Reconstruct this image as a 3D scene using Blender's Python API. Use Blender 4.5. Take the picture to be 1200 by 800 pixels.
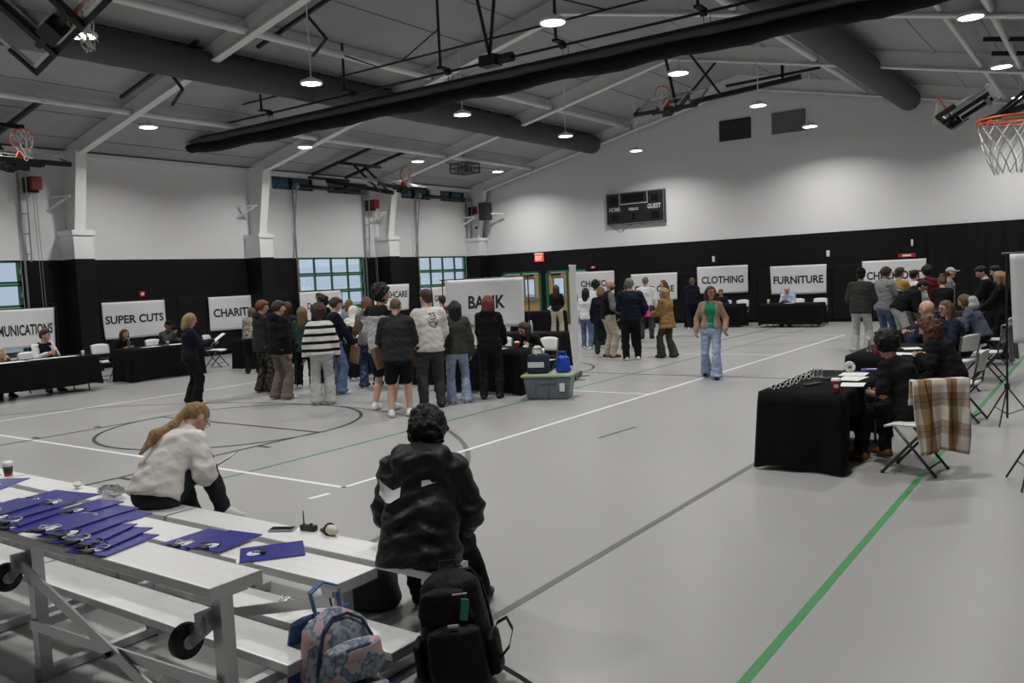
import bpy, bmesh, math, random
import numpy as np
from mathutils import Vector, Matrix
from mathutils.bvhtree import BVHTree

random.seed(7)
rng = np.random.default_rng(7)
SC = bpy.context.scene
COL = SC.collection
for o in list(bpy.data.objects):
    bpy.data.objects.remove(o)

# ------------------------------------------------------------------ camera
CAMH = 1.92
YAW, PIT, ROL, FPX = -0.61986, 0.074075, -0.04691, 994.25
def cam_axes():
    F = Vector((math.sin(YAW), math.cos(YAW), 0)); R = Vector((math.cos(YAW), -math.sin(YAW), 0)); U = Vector((0, 0, 1))
    F2 = F*math.cos(PIT) - U*math.sin(PIT); U2 = U*math.cos(PIT) + F*math.sin(PIT)
    R3 = R*math.cos(ROL) + U2*math.sin(ROL); U3 = U2*math.cos(ROL) - R*math.sin(ROL)
    return F2, R3, U3
cF, cR, cU = cam_axes()
cd = bpy.data.cameras.new('camera'); cam = bpy.data.objects.new('camera', cd); COL.objects.link(cam)
cd.sensor_width = 36; cd.lens = FPX/1200*36; cd.clip_start = .05; cd.clip_end = 300
cam.matrix_world = Matrix(((cR.x, cU.x, -cF.x, 0), (cR.y, cU.y, -cF.y, 0), (cR.z, cU.z, -cF.z, CAMH), (0, 0, 0, 1)))
SC.camera = cam

# ------------------------------------------------------------------ world, exposure
w = bpy.data.worlds.new('overcast_sky'); SC.world = w; w.use_nodes = True
bg = w.node_tree.nodes['Background']; bg.inputs[0].default_value = (.80, .88, 1, 1); bg.inputs[1].default_value = .95
vs = SC.view_settings
vs.view_transform = 'Standard'; vs.look = 'None'; vs.gamma = 1; vs.use_curve_mapping = False
vs.exposure = 0.0
LAMP_W = 92.0          # watts of each pendant's light

# ------------------------------------------------------------------ materials
MATS = {}
def M(name, col, rough=.6, metal=0, bump=0, bscale=40, var=0, vscale=4, coat=0, spec=.5, emit=0, trans=0, alpha=1, stretch=None, sheen=0):
    if name in MATS: return MATS[name]
    m = bpy.data.materials.new(name); m.use_nodes = True
    nt = m.node_tree; b = nt.nodes['Principled BSDF']
    b.inputs['Base Color'].default_value = (*col, 1)
    b.inputs['Roughness'].default_value = rough; b.inputs['Metallic'].default_value = metal
    b.inputs['Specular IOR Level'].default_value = spec
    if coat: b.inputs['Coat Weight'].default_value = coat
    if sheen: b.inputs['Sheen Weight'].default_value = sheen
    if emit:
        b.inputs['Emission Color'].default_value = (*col, 1); b.inputs['Emission Strength'].default_value = emit
    if trans: b.inputs['Transmission Weight'].default_value = trans
    if alpha < 1: b.inputs['Alpha'].default_value = alpha
    if bump or var:
        tc = nt.nodes.new('ShaderNodeTexCoord'); mp = nt.nodes.new('ShaderNodeMapping')
        nt.links.new(tc.outputs['Object'], mp.inputs[0])
        if stretch: mp.inputs['Scale'].default_value = stretch
    if var:
        n = nt.nodes.new('ShaderNodeTexNoise'); n.inputs['Scale'].default_value = vscale; n.inputs['Detail'].default_value = 4
        nt.links.new(mp.outputs[0], n.inputs['Vector'])
        mr = nt.nodes.new('ShaderNodeMapRange'); mr.inputs[1].default_value = .3; mr.inputs[2].default_value = .7
        mr.inputs[3].default_value = 1-var; mr.inputs[4].default_value = 1+var
        nt.links.new(n.outputs[0], mr.inputs[0])
        mx = nt.nodes.new('ShaderNodeVectorMath'); mx.operation = 'SCALE'; mx.inputs[0].default_value = col
        nt.links.new(mr.outputs[0], mx.inputs['Scale']); nt.links.new(mx.outputs[0], b.inputs['Base Color'])
    if bump:
        n2 = nt.nodes.new('ShaderNodeTexNoise'); n2.inputs['Scale'].default_value = bscale; n2.inputs['Detail'].default_value = 3
        nt.links.new(mp.outputs[0], n2.inputs['Vector'])
        bp = nt.nodes.new('ShaderNodeBump'); bp.inputs['Strength'].default_value = bump; bp.inputs['Distance'].default_value = .02
        nt.links.new(n2.outputs[0], bp.inputs['Height']); nt.links.new(bp.outputs[0], b.inputs['Normal'])
    MATS[name] = m
    return m
def nodes_of(m):
    return m.node_tree, m.node_tree.nodes['Principled BSDF']

WHITE_WALL = M('white wall paint', (.80, .80, .81), .75, bump=.05, bscale=8)
BLACK_WALL = M('black wall paint', (.0062, .0062, .0068), .6, spec=.2, bump=.1, bscale=14)
PAD = M('black vinyl pad', (.0055, .0055, .0065), .5, spec=.25, bump=.15, bscale=6)
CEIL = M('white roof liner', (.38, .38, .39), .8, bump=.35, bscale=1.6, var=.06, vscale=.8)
STEEL_W = M('white painted steel', (.82, .82, .82), .5)
FLOOR = M('grey sports floor', (.365, .363, .357), .33, var=.05, vscale=.35, bump=.02, bscale=60, spec=.42)
GREEN = M('green painted metal', (.012, .13, .05), .45)
LINE_W = M('white line paint', (.83, .83, .83), .4)
LINE_K = M('black line paint', (.035, .035, .035), .4)
LINE_GY = M('grey line paint', (.13, .13, .13), .4)
LINE_GN = M('green line paint', (.05, .27, .08), .4)
DUCT = M('dark grey fabric duct', (.080, .082, .084), .75, bump=.1, bscale=5)
BLACK_M = M('black metal', (.012, .012, .012), .4)
BLACK_F = M('black curtain fabric', (.007, .007, .007), .7, spec=.2, bump=.5, bscale=5)
GREY_F = M('grey curtain mesh', (.13, .13, .135), .7, bump=.5, bscale=5)
ALU = M('brushed aluminium', (.60, .60, .61), .38, metal=.85, bump=.05, bscale=120, stretch=(1, 30, 30), var=.06, vscale=3)
GALV = M('galvanised steel', (.42, .43, .44), .4, metal=.8)
ALU_TOP = M('aluminium plank', (.80, .80, .80), .4, metal=.3, bump=.05, bscale=40, stretch=(1, 18, 18), var=.04, vscale=2)
GLASS = bpy.data.materials.new('window glass'); GLASS.use_nodes = True
def _glass():
    nt = GLASS.node_tree; nt.nodes.clear()
    out = nt.nodes.new('ShaderNodeOutputMaterial'); mix = nt.nodes.new('ShaderNodeMixShader')
    tr = nt.nodes.new('ShaderNodeBsdfTransparent'); gl = nt.nodes.new('ShaderNodeBsdfGlossy'); gl.inputs['Roughness'].default_value = .02
    tr.inputs[0].default_value = (.80, .84, .88, 1)
    mix.inputs[0].default_value = .1
    nt.links.new(tr.outputs[0], mix.inputs[1]); nt.links.new(gl.outputs[0], mix.inputs[2]); nt.links.new(mix.outputs[0], out.inputs[0])
_glass(); MATS['window glass'] = GLASS
TINT = GLASS.copy(); TINT.name = 'tinted glass'
[n for n in TINT.node_tree.nodes if n.type == 'BSDF_TRANSPARENT'][0].inputs[0].default_value = (.10, .14, .155, 1)
CLEAR = GLASS.copy(); CLEAR.name = 'clear board glass'
[n for n in CLEAR.node_tree.nodes if n.type == 'BSDF_TRANSPARENT'][0].inputs[0].default_value = (.93, .95, .95, 1)
LAMP_ON = M('lit lamp lens', (1, .985, .95), .5, emit=14)

# ------------------------------------------------------------------ mesh helpers
class MB:
    """collects shapes that become ONE mesh object"""
    def __init__(s): s.v = []; s.f = []; s.m = []
    def add(s, v, f, mi=0):
        o = len(s.v); s.v += [tuple(p) for p in v]; s.f += [tuple(i+o for i in q) for q in f]; s.m += [mi]*len(f); return s
    def box(s, a, b, mi=0):
        (x0, y0, z0), (x1, y1, z1) = a, b
        v = [(x0,y0,z0),(x1,y0,z0),(x1,y1,z0),(x0,y1,z0),(x0,y0,z1),(x1,y0,z1),(x1,y1,z1),(x0,y1,z1)]
        return s.add(v, [(0,3,2,1),(4,5,6,7),(0,1,5,4),(1,2,6,5),(2,3,7,6),(3,0,4,7)], mi)
    def obox(s, c, ax, ay, az, mi=0):
        """oriented box: centre and three half-extent vectors"""
        c, ax, ay, az = map(Vector, (c, ax, ay, az))
        v = [c+i*ax+j*ay+k*az for k in (-1, 1) for i, j in ((-1,-1),(1,-1),(1,1),(-1,1))]
        return s.add(v, [(0,3,2,1),(4,5,6,7),(0,1,5,4),(1,2,6,5),(2,3,7,6),(3,0,4,7)], mi)
    def bar(s, a, b, w, h=None, up=(0, 0, 1), mi=0):
        a, b = Vector(a), Vector(b); d = b-a
        if d.length < 1e-6: return s
        z = Vector(up); x = d.cross(z)
        if x.length < 1e-5: x = d.cross(Vector((1, 0, 0)))
        x.normalize(); z = x.cross(d).normalized()
        return s.obox((a+b)/2, d/2, x*(w/2), z*((h or w)/2), mi)
    def tube(s, pts, r, n=8, mi=0, cap=True):
        pts = [Vector(p) for p in pts]; rs = r if isinstance(r, (list, tuple)) else [r]*len(pts)
        base = len(s.v); prev = None; vs = []
        for i, p in enumerate(pts):
            t = (pts[min(i+1, len(pts)-1)]-pts[max(i-1, 0)])
            if t.length < 1e-9: t = Vector((0, 0, 1))
            t.normalize()
            if prev is None:
                x = t.orthogonal().normalized()
            else:
                x = (prev-t*prev.dot(t))
                x = x.normalized() if x.length > 1e-6 else t.orthogonal().normalized()
            prev = x; y = t.cross(x)
            for k in range(n):
                a = 2*math.pi*k/n; vs.append(p+(x*math.cos(a)+y*math.sin(a))*rs[i])
        f = []
        for i in range(len(pts)-1):
            for k in range(n):
                f.append((i*n+k, i*n+(k+1) % n, (i+1)*n+(k+1) % n, (i+1)*n+k))
        if cap:
            f.append(tuple(range(n-1, -1, -1))); f.append(tuple((len(pts)-1)*n+k for k in range(n)))
        return s.add(vs, f, mi)
    def lathe(s, prof, c=(0, 0, 0), n=20, mi=0, axis='z'):
        vs = []; f = []
        for r, z in prof:
            for k in range(n):
                a = 2*math.pi*k/n; vs.append((c[0]+r*math.cos(a), c[1]+r*math.sin(a), c[2]+z))
        for i in range(len(prof)-1):
            for k in range(n):
                f.append((i*n+k, i*n+(k+1) % n, (i+1)*n+(k+1) % n, (i+1)*n+k))
        if prof[0][0] > 1e-6: f.append(tuple(range(n-1, -1, -1)))
        if prof[-1][0] > 1e-6: f.append(tuple((len(prof)-1)*n+k for k in range(n)))
        return s.add(vs, f, mi)
    def prism(s, poly, a, b, mi=0):
        """polygon points (3D) swept from offset a to offset b"""
        a, b = Vector(a), Vector(b); n = len(poly)
        v = [Vector(p)+a for p in poly]+[Vector(p)+b for p in poly]
        f = [tuple(range(n-1, -1, -1)), tuple(range(n, 2*n))]+[(i, (i+1) % n, n+(i+1) % n, n+i) for i in range(n)]
        return s.add(v, f, mi)
    def ring(s, c, x, y, R, r, n=24, k=6, mi=0):
        c, x, y = Vector(c), Vector(x).normalized(), Vector(y).normalized(); z = x.cross(y)
        vs = []; f = []
        for i in range(n):
            a = 2*math.pi*i/n; d = x*math.cos(a)+y*math.sin(a)
            for j in range(k):
                b = 2*math.pi*j/k; vs.append(c+d*(R+r*math.cos(b))+z*(r*math.sin(b)))
        for i in range(n):
            for j in range(k):
                f.append((i*k+j, ((i+1) % n)*k+j, ((i+1) % n)*k+(j+1) % k, i*k+(j+1) % k))
        return s.add(vs, f, mi)
    def ball(s, c, r, n=10, m=7, mi=0, sc=(1, 1, 1)):
        prof = [(math.sin(math.pi*i/m), -math.cos(math.pi*i/m)) for i in range(m+1)]
        vs = []; f = []
        for a, z in prof:
            for k in range(n):
                t = 2*math.pi*k/n; vs.append((c[0]+r*sc[0]*a*math.cos(t), c[1]+r*sc[1]*a*math.sin(t), c[2]+r*sc[2]*z))
        for i in range(m):
            for k in range(n): f.append((i*n+k, i*n+(k+1) % n, (i+1)*n+(k+1) % n, (i+1)*n+k))
        return s.add(vs, f, mi)
    def mesh(s, name, mats, smooth=False, bevel=0):
        me = bpy.data.meshes.new(name); me.from_pydata(s.v, [], s.f)
        for m in (mats if isinstance(mats, (list, tuple)) else [mats]): me.materials.append(m)
        if any(s.m): me.polygons.foreach_set('material_index', s.m)
        if smooth: me.polygons.foreach_set('use_smooth', [True]*len(me.polygons))
        me.validate(); me.update()
        return me
    def build(s, name, mats, parent=None, smooth=False, loc=None, rz=0, bevel=0):
        return link(name, s.mesh(name, mats, smooth), parent, loc, rz, bevel)
def link(name, me, parent=None, loc=None, rz=0, bevel=0):
    o = bpy.data.objects.new(name, me); COL.objects.link(o)
    if parent is not None: o.parent = parent
    if loc is not None: o.location = loc
    if rz: o.rotation_euler.z = rz
    if bevel:
        b = o.modifiers.new('bevel', 'BEVEL'); b.width = bevel; b.segments = 2; b.limit_method = 'ANGLE'
    return o
def tag(o, label, cat=None, group=None, kind=None):
    if label: o['label'] = label
    if cat: o['category'] = cat
    if group: o['group'] = group
    if kind: o['kind'] = kind
    return o
def thing(name, label, cat, loc=(0, 0, 0), rz=0, group=None):
    o = bpy.data.objects.new(name, None); COL.objects.link(o); o.empty_display_size = .1
    o.location = loc; o.rotation_euler.z = rz
    return tag(o, label, cat, group)
def struct(o, label=None):
    o['kind'] = 'structure'
    if label: o['label'] = label
    return o
def copy_tree(o, parent=None):
    c = o.copy(); COL.objects.link(c)
    if parent is not None: c.parent = parent
    for ch in [k for k in o.children]: copy_tree(ch, c)
    return c
def sm(o):
    o.data.polygons.foreach_set('use_smooth', [True]*len(o.data.polygons)); return o

# ------------------------------------------------------------------ lettering (flat print on signs)
def text_mesh(txt, height, width=None, depth=.002, bold=0.0):
    cu = bpy.data.curves.new('lettering', 'FONT'); cu.body = txt; cu.size = 1; cu.align_x = 'CENTER'; cu.align_y = 'CENTER'
    cu.extrude = 0; cu.offset = bold; cu.resolution_u = 3
    o = bpy.data.objects.new('lettering', cu); COL.objects.link(o)
    dg = bpy.context.evaluated_depsgraph_get(); me = bpy.data.meshes.new_from_object(o.evaluated_get(dg))
    bpy.data.objects.remove(o)
    xs = [v.co.x for v in me.vertices]; ys = [v.co.y for v in me.vertices]
    cx, cy = (min(xs)+max(xs))/2, (min(ys)+max(ys))/2; sy = height/(max(ys)-min(ys)); sx = sy if width is None else width/(max(xs)-min(xs))
    for v in me.vertices: v.co = ((v.co.x-cx)*sx, (v.co.y-cy)*sy, 0)
    return me
INK = M('black sign ink', (.015, .015, .016), .6)

# ------------------------------------------------------------------ room shell
XL, XRW, YB, YF = -22.4, 1.5, 28.9, -1.6
XR, ZR, SL = -10.5, 8.45, .225          # ridge and roof slope
ZE = ZR-SL*(XR-XL)                     # eave height
DADO = 2.94
def roof_z(x): return ZR-SL*abs(x-XR)

struct(MB().box((XL-.2, YF-.2, -.15), (XRW+.2, YB+.2, 0)).build('floor', FLOOR), 'light grey sports hall floor with court lines')
floor = bpy.data.objects['floor']
struct(MB().box((XL-60, YF-30, -.4), (XRW+30, YB+60, -.2)).build('ground', M('outdoor concrete', (.45, .46, .46), .9, var=.1)), 'pale concrete ground outside')

def rect_cells(u0, u1, v0, v1, holes):
    us = sorted({u0, u1, *[h[0] for h in holes], *[h[1] for h in holes]}); vs_ = sorted({v0, v1, *[h[2] for h in holes], *[h[3] for h in holes]})
    for i in range(len(us)-1):
        for j in range(len(vs_)-1):
            cu, cv = (us[i]+us[i+1])/2, (vs_[j]+vs_[j+1])/2
            if not any(h[0] < cu < h[1] and h[2] < cv < h[3] for h in holes): yield us[i], us[i+1], vs_[j], vs_[j+1]
# overhead doors (y0,y1), high windows and end doors
ODOORS = [(7.3, 10.35), (19.2, 22.3), (25.3, 28.35)]
HWIN = [(18.35, 20.15), (20.75, 22.75), (24.5, 26.25), (26.85, 28.5)]
EDOORS = [(-20.95, -19.08), (-18.72, -16.85)]
DH = 2.95
holes_l = [(a, b, 0, DH) for a, b in ODOORS]+[(a, b, 5.2, 5.62) for a, b in HWIN]
m = MB()
for a, b, c, d in rect_cells(YF, YB, 0, ZE+.05, holes_l): m.box((XL-.25, a, c), (XL, b, d))
wl = struct(m.build('wall_left', WHITE_WALL), 'white left wall above a black painted band')
holes_b = [(a, b, 0, 2.1) for a, b in EDOORS]
m = MB()
for a, b, c, d in rect_cells(XL-.25, XRW+.25, 0, ZE, holes_b): m.box((a, YB, c), (b, YB+.25, d))
m.prism([(XL-.25, YB, ZE), (XRW+.25, YB, ZE), (XR, YB, ZR+.1)], (0, 0, 0), (0, .25, 0))
wb = struct(m.build('wall_back', WHITE_WALL), 'white gable end wall above a black painted band')
m = MB().box((XL-.25, YF-.25, 0), (XRW+.25, YF, ZE)); m.prism([(XL-.25, YF, ZE), (XRW+.25, YF, ZE), (XR, YF, ZR+.1)], (0, -.25, 0), (0, 0, 0))
DIM_WALL = M('bounce cutting dark grey', (.10, .10, .105), .7)  # unseen walls, darkened to cut light bounced back onto the foreground
wf = struct(m.build('wall_front', DIM_WALL))
wr = struct(MB().box((XRW, YF, 0), (XRW+.25, YB, ZE+.05)).build('wall_right', DIM_WALL))
# black painted band, 1 cm proud, and 1.83 m pads below it
m = MB()
for a, b, c, d in rect_cells(YF, YB, 0, DADO, [(a, b, 0, DADO) for a, b in ODOORS]): m.box((XL, a, c), (XL+.012, b, d))
m.build('painted_band', BLACK_WALL, wl)
m = MB()
for a, b, c, d in rect_cells(XL, XRW, 0, DADO, holes_b): m.box((a, YB-.012, c), (b, YB, d))
m.build('painted_band', BLACK_WALL, wb)
MB().box((XRW-.012, YF, 0), (XRW, YB, DADO)).build('painted_band', BLACK_WALL, wr)
MB().box((XL, YF, 0), (XRW, YF+.012, DADO)).build('painted_band', BLACK_WALL, wf)
pad_me = MB().box((-.595, -.05, 0), (.595, 0, 1.74)).mesh('wall_pad', PAD)
def pads(parent, spans, fixed, axis):
    for a, b in spans:
        n = max(1, round((b-a)/1.2)); st = (b-a)/n
        for i in range(n):
            o = link('wall_pad', pad_me, parent); o.scale.x = st/1.2
            if axis == 'x': o.location = (a+st*(i+.5), fixed, .1)
            else: o.location = (fixed, a+st*(i+.5), .1); o.rotation_euler.z = math.pi/2
            bv = o.modifiers.new('bevel', 'BEVEL'); bv.width = .012; bv.segments = 2
pads(wb, [(-16.3, -5.1)], YB-.013, 'x')
pads(wl, [(10.75, 11.35), (12.1, 17.05), (17.75, 18.9), (22.6, 22.95), (23.6, 25.0)], XL+.013, 'y')
# tall black curtain across the alcove at the right of the end wall
m = MB(); n = 90; vs_ = []; f = []
for i in range(n+1):
    u = i/n; x = -4.7+u*5.4; yy = YB-.12-.035*math.sin(u*5.4*14)-.02*math.sin(u*5.4*5.3)
    vs_ += [(x, yy, .04), (x, yy, 2.9)]
f = [(2*i, 2*i+2, 2*i+3, 2*i+1) for i in range(n)]
alc = m.add(vs_, f).build('stage_curtain', BLACK_F); sm(alc)
tag(alc, 'tall black pleated curtain covering the right end of the back wall', 'curtain')

# ceiling
m = MB()
for s, xe in ((-1, XL-.3), (1, XRW+.3)):
    m.prism([(XR, YF-.25, ZR), (xe, YF-.25, roof_z(xe)), (xe, YF-.25, roof_z(xe)+.15), (XR, YF-.25, ZR+.15)], (0, 0, 0), (0, YB-YF+.5, 0))
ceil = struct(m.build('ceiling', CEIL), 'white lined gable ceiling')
# purlin ridges that show through the liner
for k in range(1, 9):
    for s in (-1, 1):
        x = XR+s*k*1.38
        if XL+.4 < x < XRW-.4:
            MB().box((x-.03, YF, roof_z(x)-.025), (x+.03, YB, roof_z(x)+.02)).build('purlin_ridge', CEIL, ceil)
# longitudinal white struts under the roof
n = 0
for x, r in ((-19.0, .075), (-14.6, .085), (-6.4, .085), (-2.6, .06), (-1.8, .07)):
    n += 1
    z = roof_z(x)-.28
    t = MB().tube([(x, YF, z), (x, YB, z)], r, 10).build('trim_%d' % n, STEEL_W, smooth=True); struct(t, 'white round strut running along under the roof')
n += 1
struct(MB().box((XL, YF, ZE-.14), (XL+.16, YB, ZE-.02)).build('trim_%d' % n, STEEL_W), 'white eave beam along the left wall')

# rigid steel frames: each a column (tapered, on a boxed plinth) and rafters
FY = [0.0, 5.8, 11.6, 17.4, 23.2, 28.6]
for i, y in enumerate(FY):
    fr = struct(thing('trim_%d' % (10+i), 'white tapered steel portal frame with boxed column base', None))
    for s in (-1, 1):
        xw = XL if s < 0 else XRW
        d = -s
        # tapered column
        MB().prism([(xw, y, 3.55), (xw+d*.55, y, 3.55), (xw+d*.95, y, ZE-.05), (xw, y, ZE+.02)], (0, -.02, 0), (0, .02, 0)).build('column_web', STEEL_W, fr)
        MB().prism([(xw+d*.52, y, 3.5), (xw+d*.56, y, 3.5), (xw+d*.98, y, ZE-.1), (xw+d*.94, y, ZE-.1)], (0, -.14, 0), (0, .14, 0)).build('column_flange', STEEL_W, fr)
        MB().box((min(xw, xw+d*.72), y-.26, DADO), (max(xw, xw+d*.72), y+.26, 3.55)).build('column_box', WHITE_WALL, fr)
        MB().box((min(xw, xw+d*.76), y-.30, 3.55), (max(xw, xw+d*.76), y+.30, 3.68)).build('column_cap', WHITE_WALL, fr)
        MB().box((min(xw, xw+d*.72), y-.26, 0), (max(xw, xw+d*.72), y+.26, DADO)).build('column_base', BLACK_WALL, fr)
        # rafter: web with flange, deep at the knee, shallow to the ridge
        xa = xw+d*.2
        za, zr = roof_z(xa), ZR
        MB().prism([(xa, y, za), (XR, y, zr), (XR, y, zr-.45), (xw+d*.95, y, roof_z(xw+d*.95)-.36)], (0, -.015, 0), (0, .015, 0)).build('rafter_web', STEEL_W, fr)
        MB().bar((xw+d*.92, y, roof_z(xw+d*.92)-.38), (XR, y, zr-.46), .2, .035).build('rafter_flange', STEEL_W, fr)
        # knee bracket on the column
        MB().bar((xw, y-.45, 4.55), (xw+d*.62, y-.2, 4.55), .05).build('bracket', STEEL_W, fr)
        MB().bar((xw, y-.5, 4.2), (xw+d*.55, y-.22, 4.52), .05).build('bracket', STEEL_W, fr)

# ------------------------------------------------------------------ court lines (thin paint films, children of the floor)
def fline(x0, y0, x1, y1, wd, mat, z=.002):
    d = Vector((x1-x0, y1-y0, 0)); L = d.length; d.normalize(); p = Vector((-d.y, d.x, 0))*(wd/2)
    a, b = Vector((x0, y0, z)), Vector((x1, y1, z))
    MB().add([a-p, b-p, b+p, a+p, *[q-Vector((0, 0, .0015)) for q in (a-p, b-p, b+p, a+p)]], [(0, 1, 2, 3), (4, 7, 6, 5), (0, 4, 5, 1), (1, 5, 6, 2), (2, 6, 7, 3), (3, 7, 4, 0)]).build('court_line', mat, floor)
def farc(cx, cy, r, a0, a1, wd, mat, z=.002, n=48, sy=1):
    vs_ = []; f = []
    for i in range(n+1):
        a = math.radians(a0+(a1-a0)*i/n)
        for rr in (r-wd/2, r+wd/2): vs_.append((cx+rr*math.cos(a), cy+rr*math.sin(a)*sy, z))
    f = [(2*i, 2*i+1, 2*i+3, 2*i+2) for i in range(n)]
    MB().add(vs_, f).build('court_line', mat, floor)
fline(-6.02, 5.53, -5.9, 23.65, .055, LINE_W); fline(-14.75, 5.6, -14.6, 23.65, .055, LINE_W)
fline(-14.78, 5.6, -6.0, 5.55, .055, LINE_W); fline(-14.6, 23.65, -5.87, 23.65, .055, LINE_W)
fline(-14.7, 12.05, -6.0, 12.05, .05, LINE_W, .0022); fline(-14.7, 18.2, -5.9, 18.2, .05, LINE_W, .0022)
fline(-2.88, 1.0, -2.85, 28.0, .055, LINE_GY); fline(-1.40, 0, -1.40, 28.6, .05, LINE_GN)
fline(-7.52, 1.5, -7.5, 27.5, .045, LINE_GN, .0018)
fline(-12.25, 1.8, -12.25, 7.58, .05, LINE_K, .0026); fline(-8.65, 1.8, -8.65, 7.58, .05, LINE_K, .0026)
fline(-12.25, 7.58, -8.65, 7.58, .05, LINE_K, .003); farc(-10.45, 7.58, 1.83, 0, 360, .05, LINE_K, .0034, 96)
fline(-12.25, 26.9, -12.25, 21.1, .05, LINE_K, .0026); fline(-8.65, 26.9, -8.65, 21.1, .05, LINE_K, .0026)
fline(-12.25, 21.1, -8.65, 21.1, .05, LINE_K, .003); farc(-10.45, 21.1, 1.83, 0, 360, .05, LINE_K, .0034, 96)
farc(-10.45, 14.4, 1.83, 0, 360, .05, LINE_K, .0034, 96); fline(-18.0, 14.4, -2.9, 14.4, .05, LINE_K, .0024)
farc(-10.45, 3.4, 6.0, 8, 172, .06, LINE_GY, .0014, 80); farc(-10.45, 25.4, 6.0, 200, 340, .05, LINE_K, .0014, 80)
for y in (3.9, 4.8, 5.7, 6.6):
    fline(-12.45, y, -12.25, y, .06, LINE_K, .0028); fline(-8.65, y, -8.42, y, .06, LINE_K, .0028)
fline(-4.95, 8.6, -4.88, 9.4, .05, LINE_GY); fline(-17.9, 1.8, -17.9, 27, .05, LINE_K, .0016)
fline(-6.0, 5.1, -5.97, 5.32, .06, LINE_W)
fline(-9.6, 19.2, -9.2, 20.2, .05, LINE_GY); fline(-8.2, 24.2, -7.3, 24.6, .05, LINE_GY)

# ------------------------------------------------------------------ pendant lamps
lens_me = MB().lathe([(.0, 0), (.20, 0), (.215, .012), (.215, .02)], n=28).mesh('lens', LAMP_ON, True)
hous_me = MB().lathe([(.225, .0), (.235, .02), (.22, .06), (.12, .10), (.06, .13), (.02, .15)], n=28).mesh('housing', STEEL_W, True)
LX = (-19.35, -13.45, -7.58, -2.08); LY = (2.5, 7.45, 12.2, 17.15, 22.1, 26.7)
LZ = 6.08
cl_n = {-19.35: 'row by left wall', -13.45: 'second row from left wall', -7.58: 'second row from right wall', -2.08: 'row by right wall'}
far_n = {2.5: 'nearest the bleachers end', 7.45: 'over the near court key', 12.2: 'just before dividing curtain', 17.15: 'just past dividing curtain', 22.1: 'second from the end wall', 26.7: 'closest to the end wall'}
for x in LX:
    for y in LY:
        z = LZ if x > -19 else 6.02
        t = thing('pendant_lamp', 'round pendant lamp, %s, %s' % (cl_n[x], far_n[y]), 'lamp', (x, y, z), group='round pendant lamps under the roof')
        link('lens', lens_me, t); link('housing', hous_me, t)
        MB().tube([(0, 0, .12), (0, 0, roof_z(x)-z+.02)], .014, 6).build('stem', STEEL_W, t)
        ld = bpy.data.lights.new('lamp_light', 'AREA'); ld.shape = 'DISK'; ld.size = .4; ld.energy = LAMP_W; ld.color = (1, .985, .955); ld.spread = math.radians(144)
        lo = bpy.data.objects.new('lamp_light', ld); COL.objects.link(lo); lo.parent = t; lo.location = (0, 0, -.012)

# ------------------------------------------------------------------ ducts
def duct(x, y1, label):
    n = 26; pts = []; rs = []
    for i in range(120):
        y = YF+.02+(y1-YF-.02)*i/119; pts.append((x, y, 6.78)); rs.append(.335+.006*math.sin(i*1.9))
    t = thing('fabric_duct', label, 'duct', (0, 0, 0))
    MB().tube(pts, rs, n, cap=False).build('duct_sleeve', DUCT, t, smooth=True)
    MB().lathe([(.33, 0), (.30, .06), (.2, .1), (.0, .12)], n=n).build('end_cap', DUCT, t, smooth=True).matrix_local = Matrix.Translation((x, y1, 6.78)) @ Matrix.Rotation(-math.pi/2, 4, 'X')
    hk = MB()
    for i in range(1, 60):
        y = YF+i*(y1-YF)/60; hk.box((x-.012, y-.012, 7.1), (x+.012, y+.012, 7.17))
    hk.tube([(x, YF, 7.17), (x, y1, 7.17)], .008, 5)
    hk.build('hanger_wire', BLACK_M, t)
duct(-16.05, 28.3, 'long dark grey fabric air duct under the left roof slope')
duct(-5.15, 28.6, 'long dark grey fabric air duct under the right roof slope')

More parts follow.
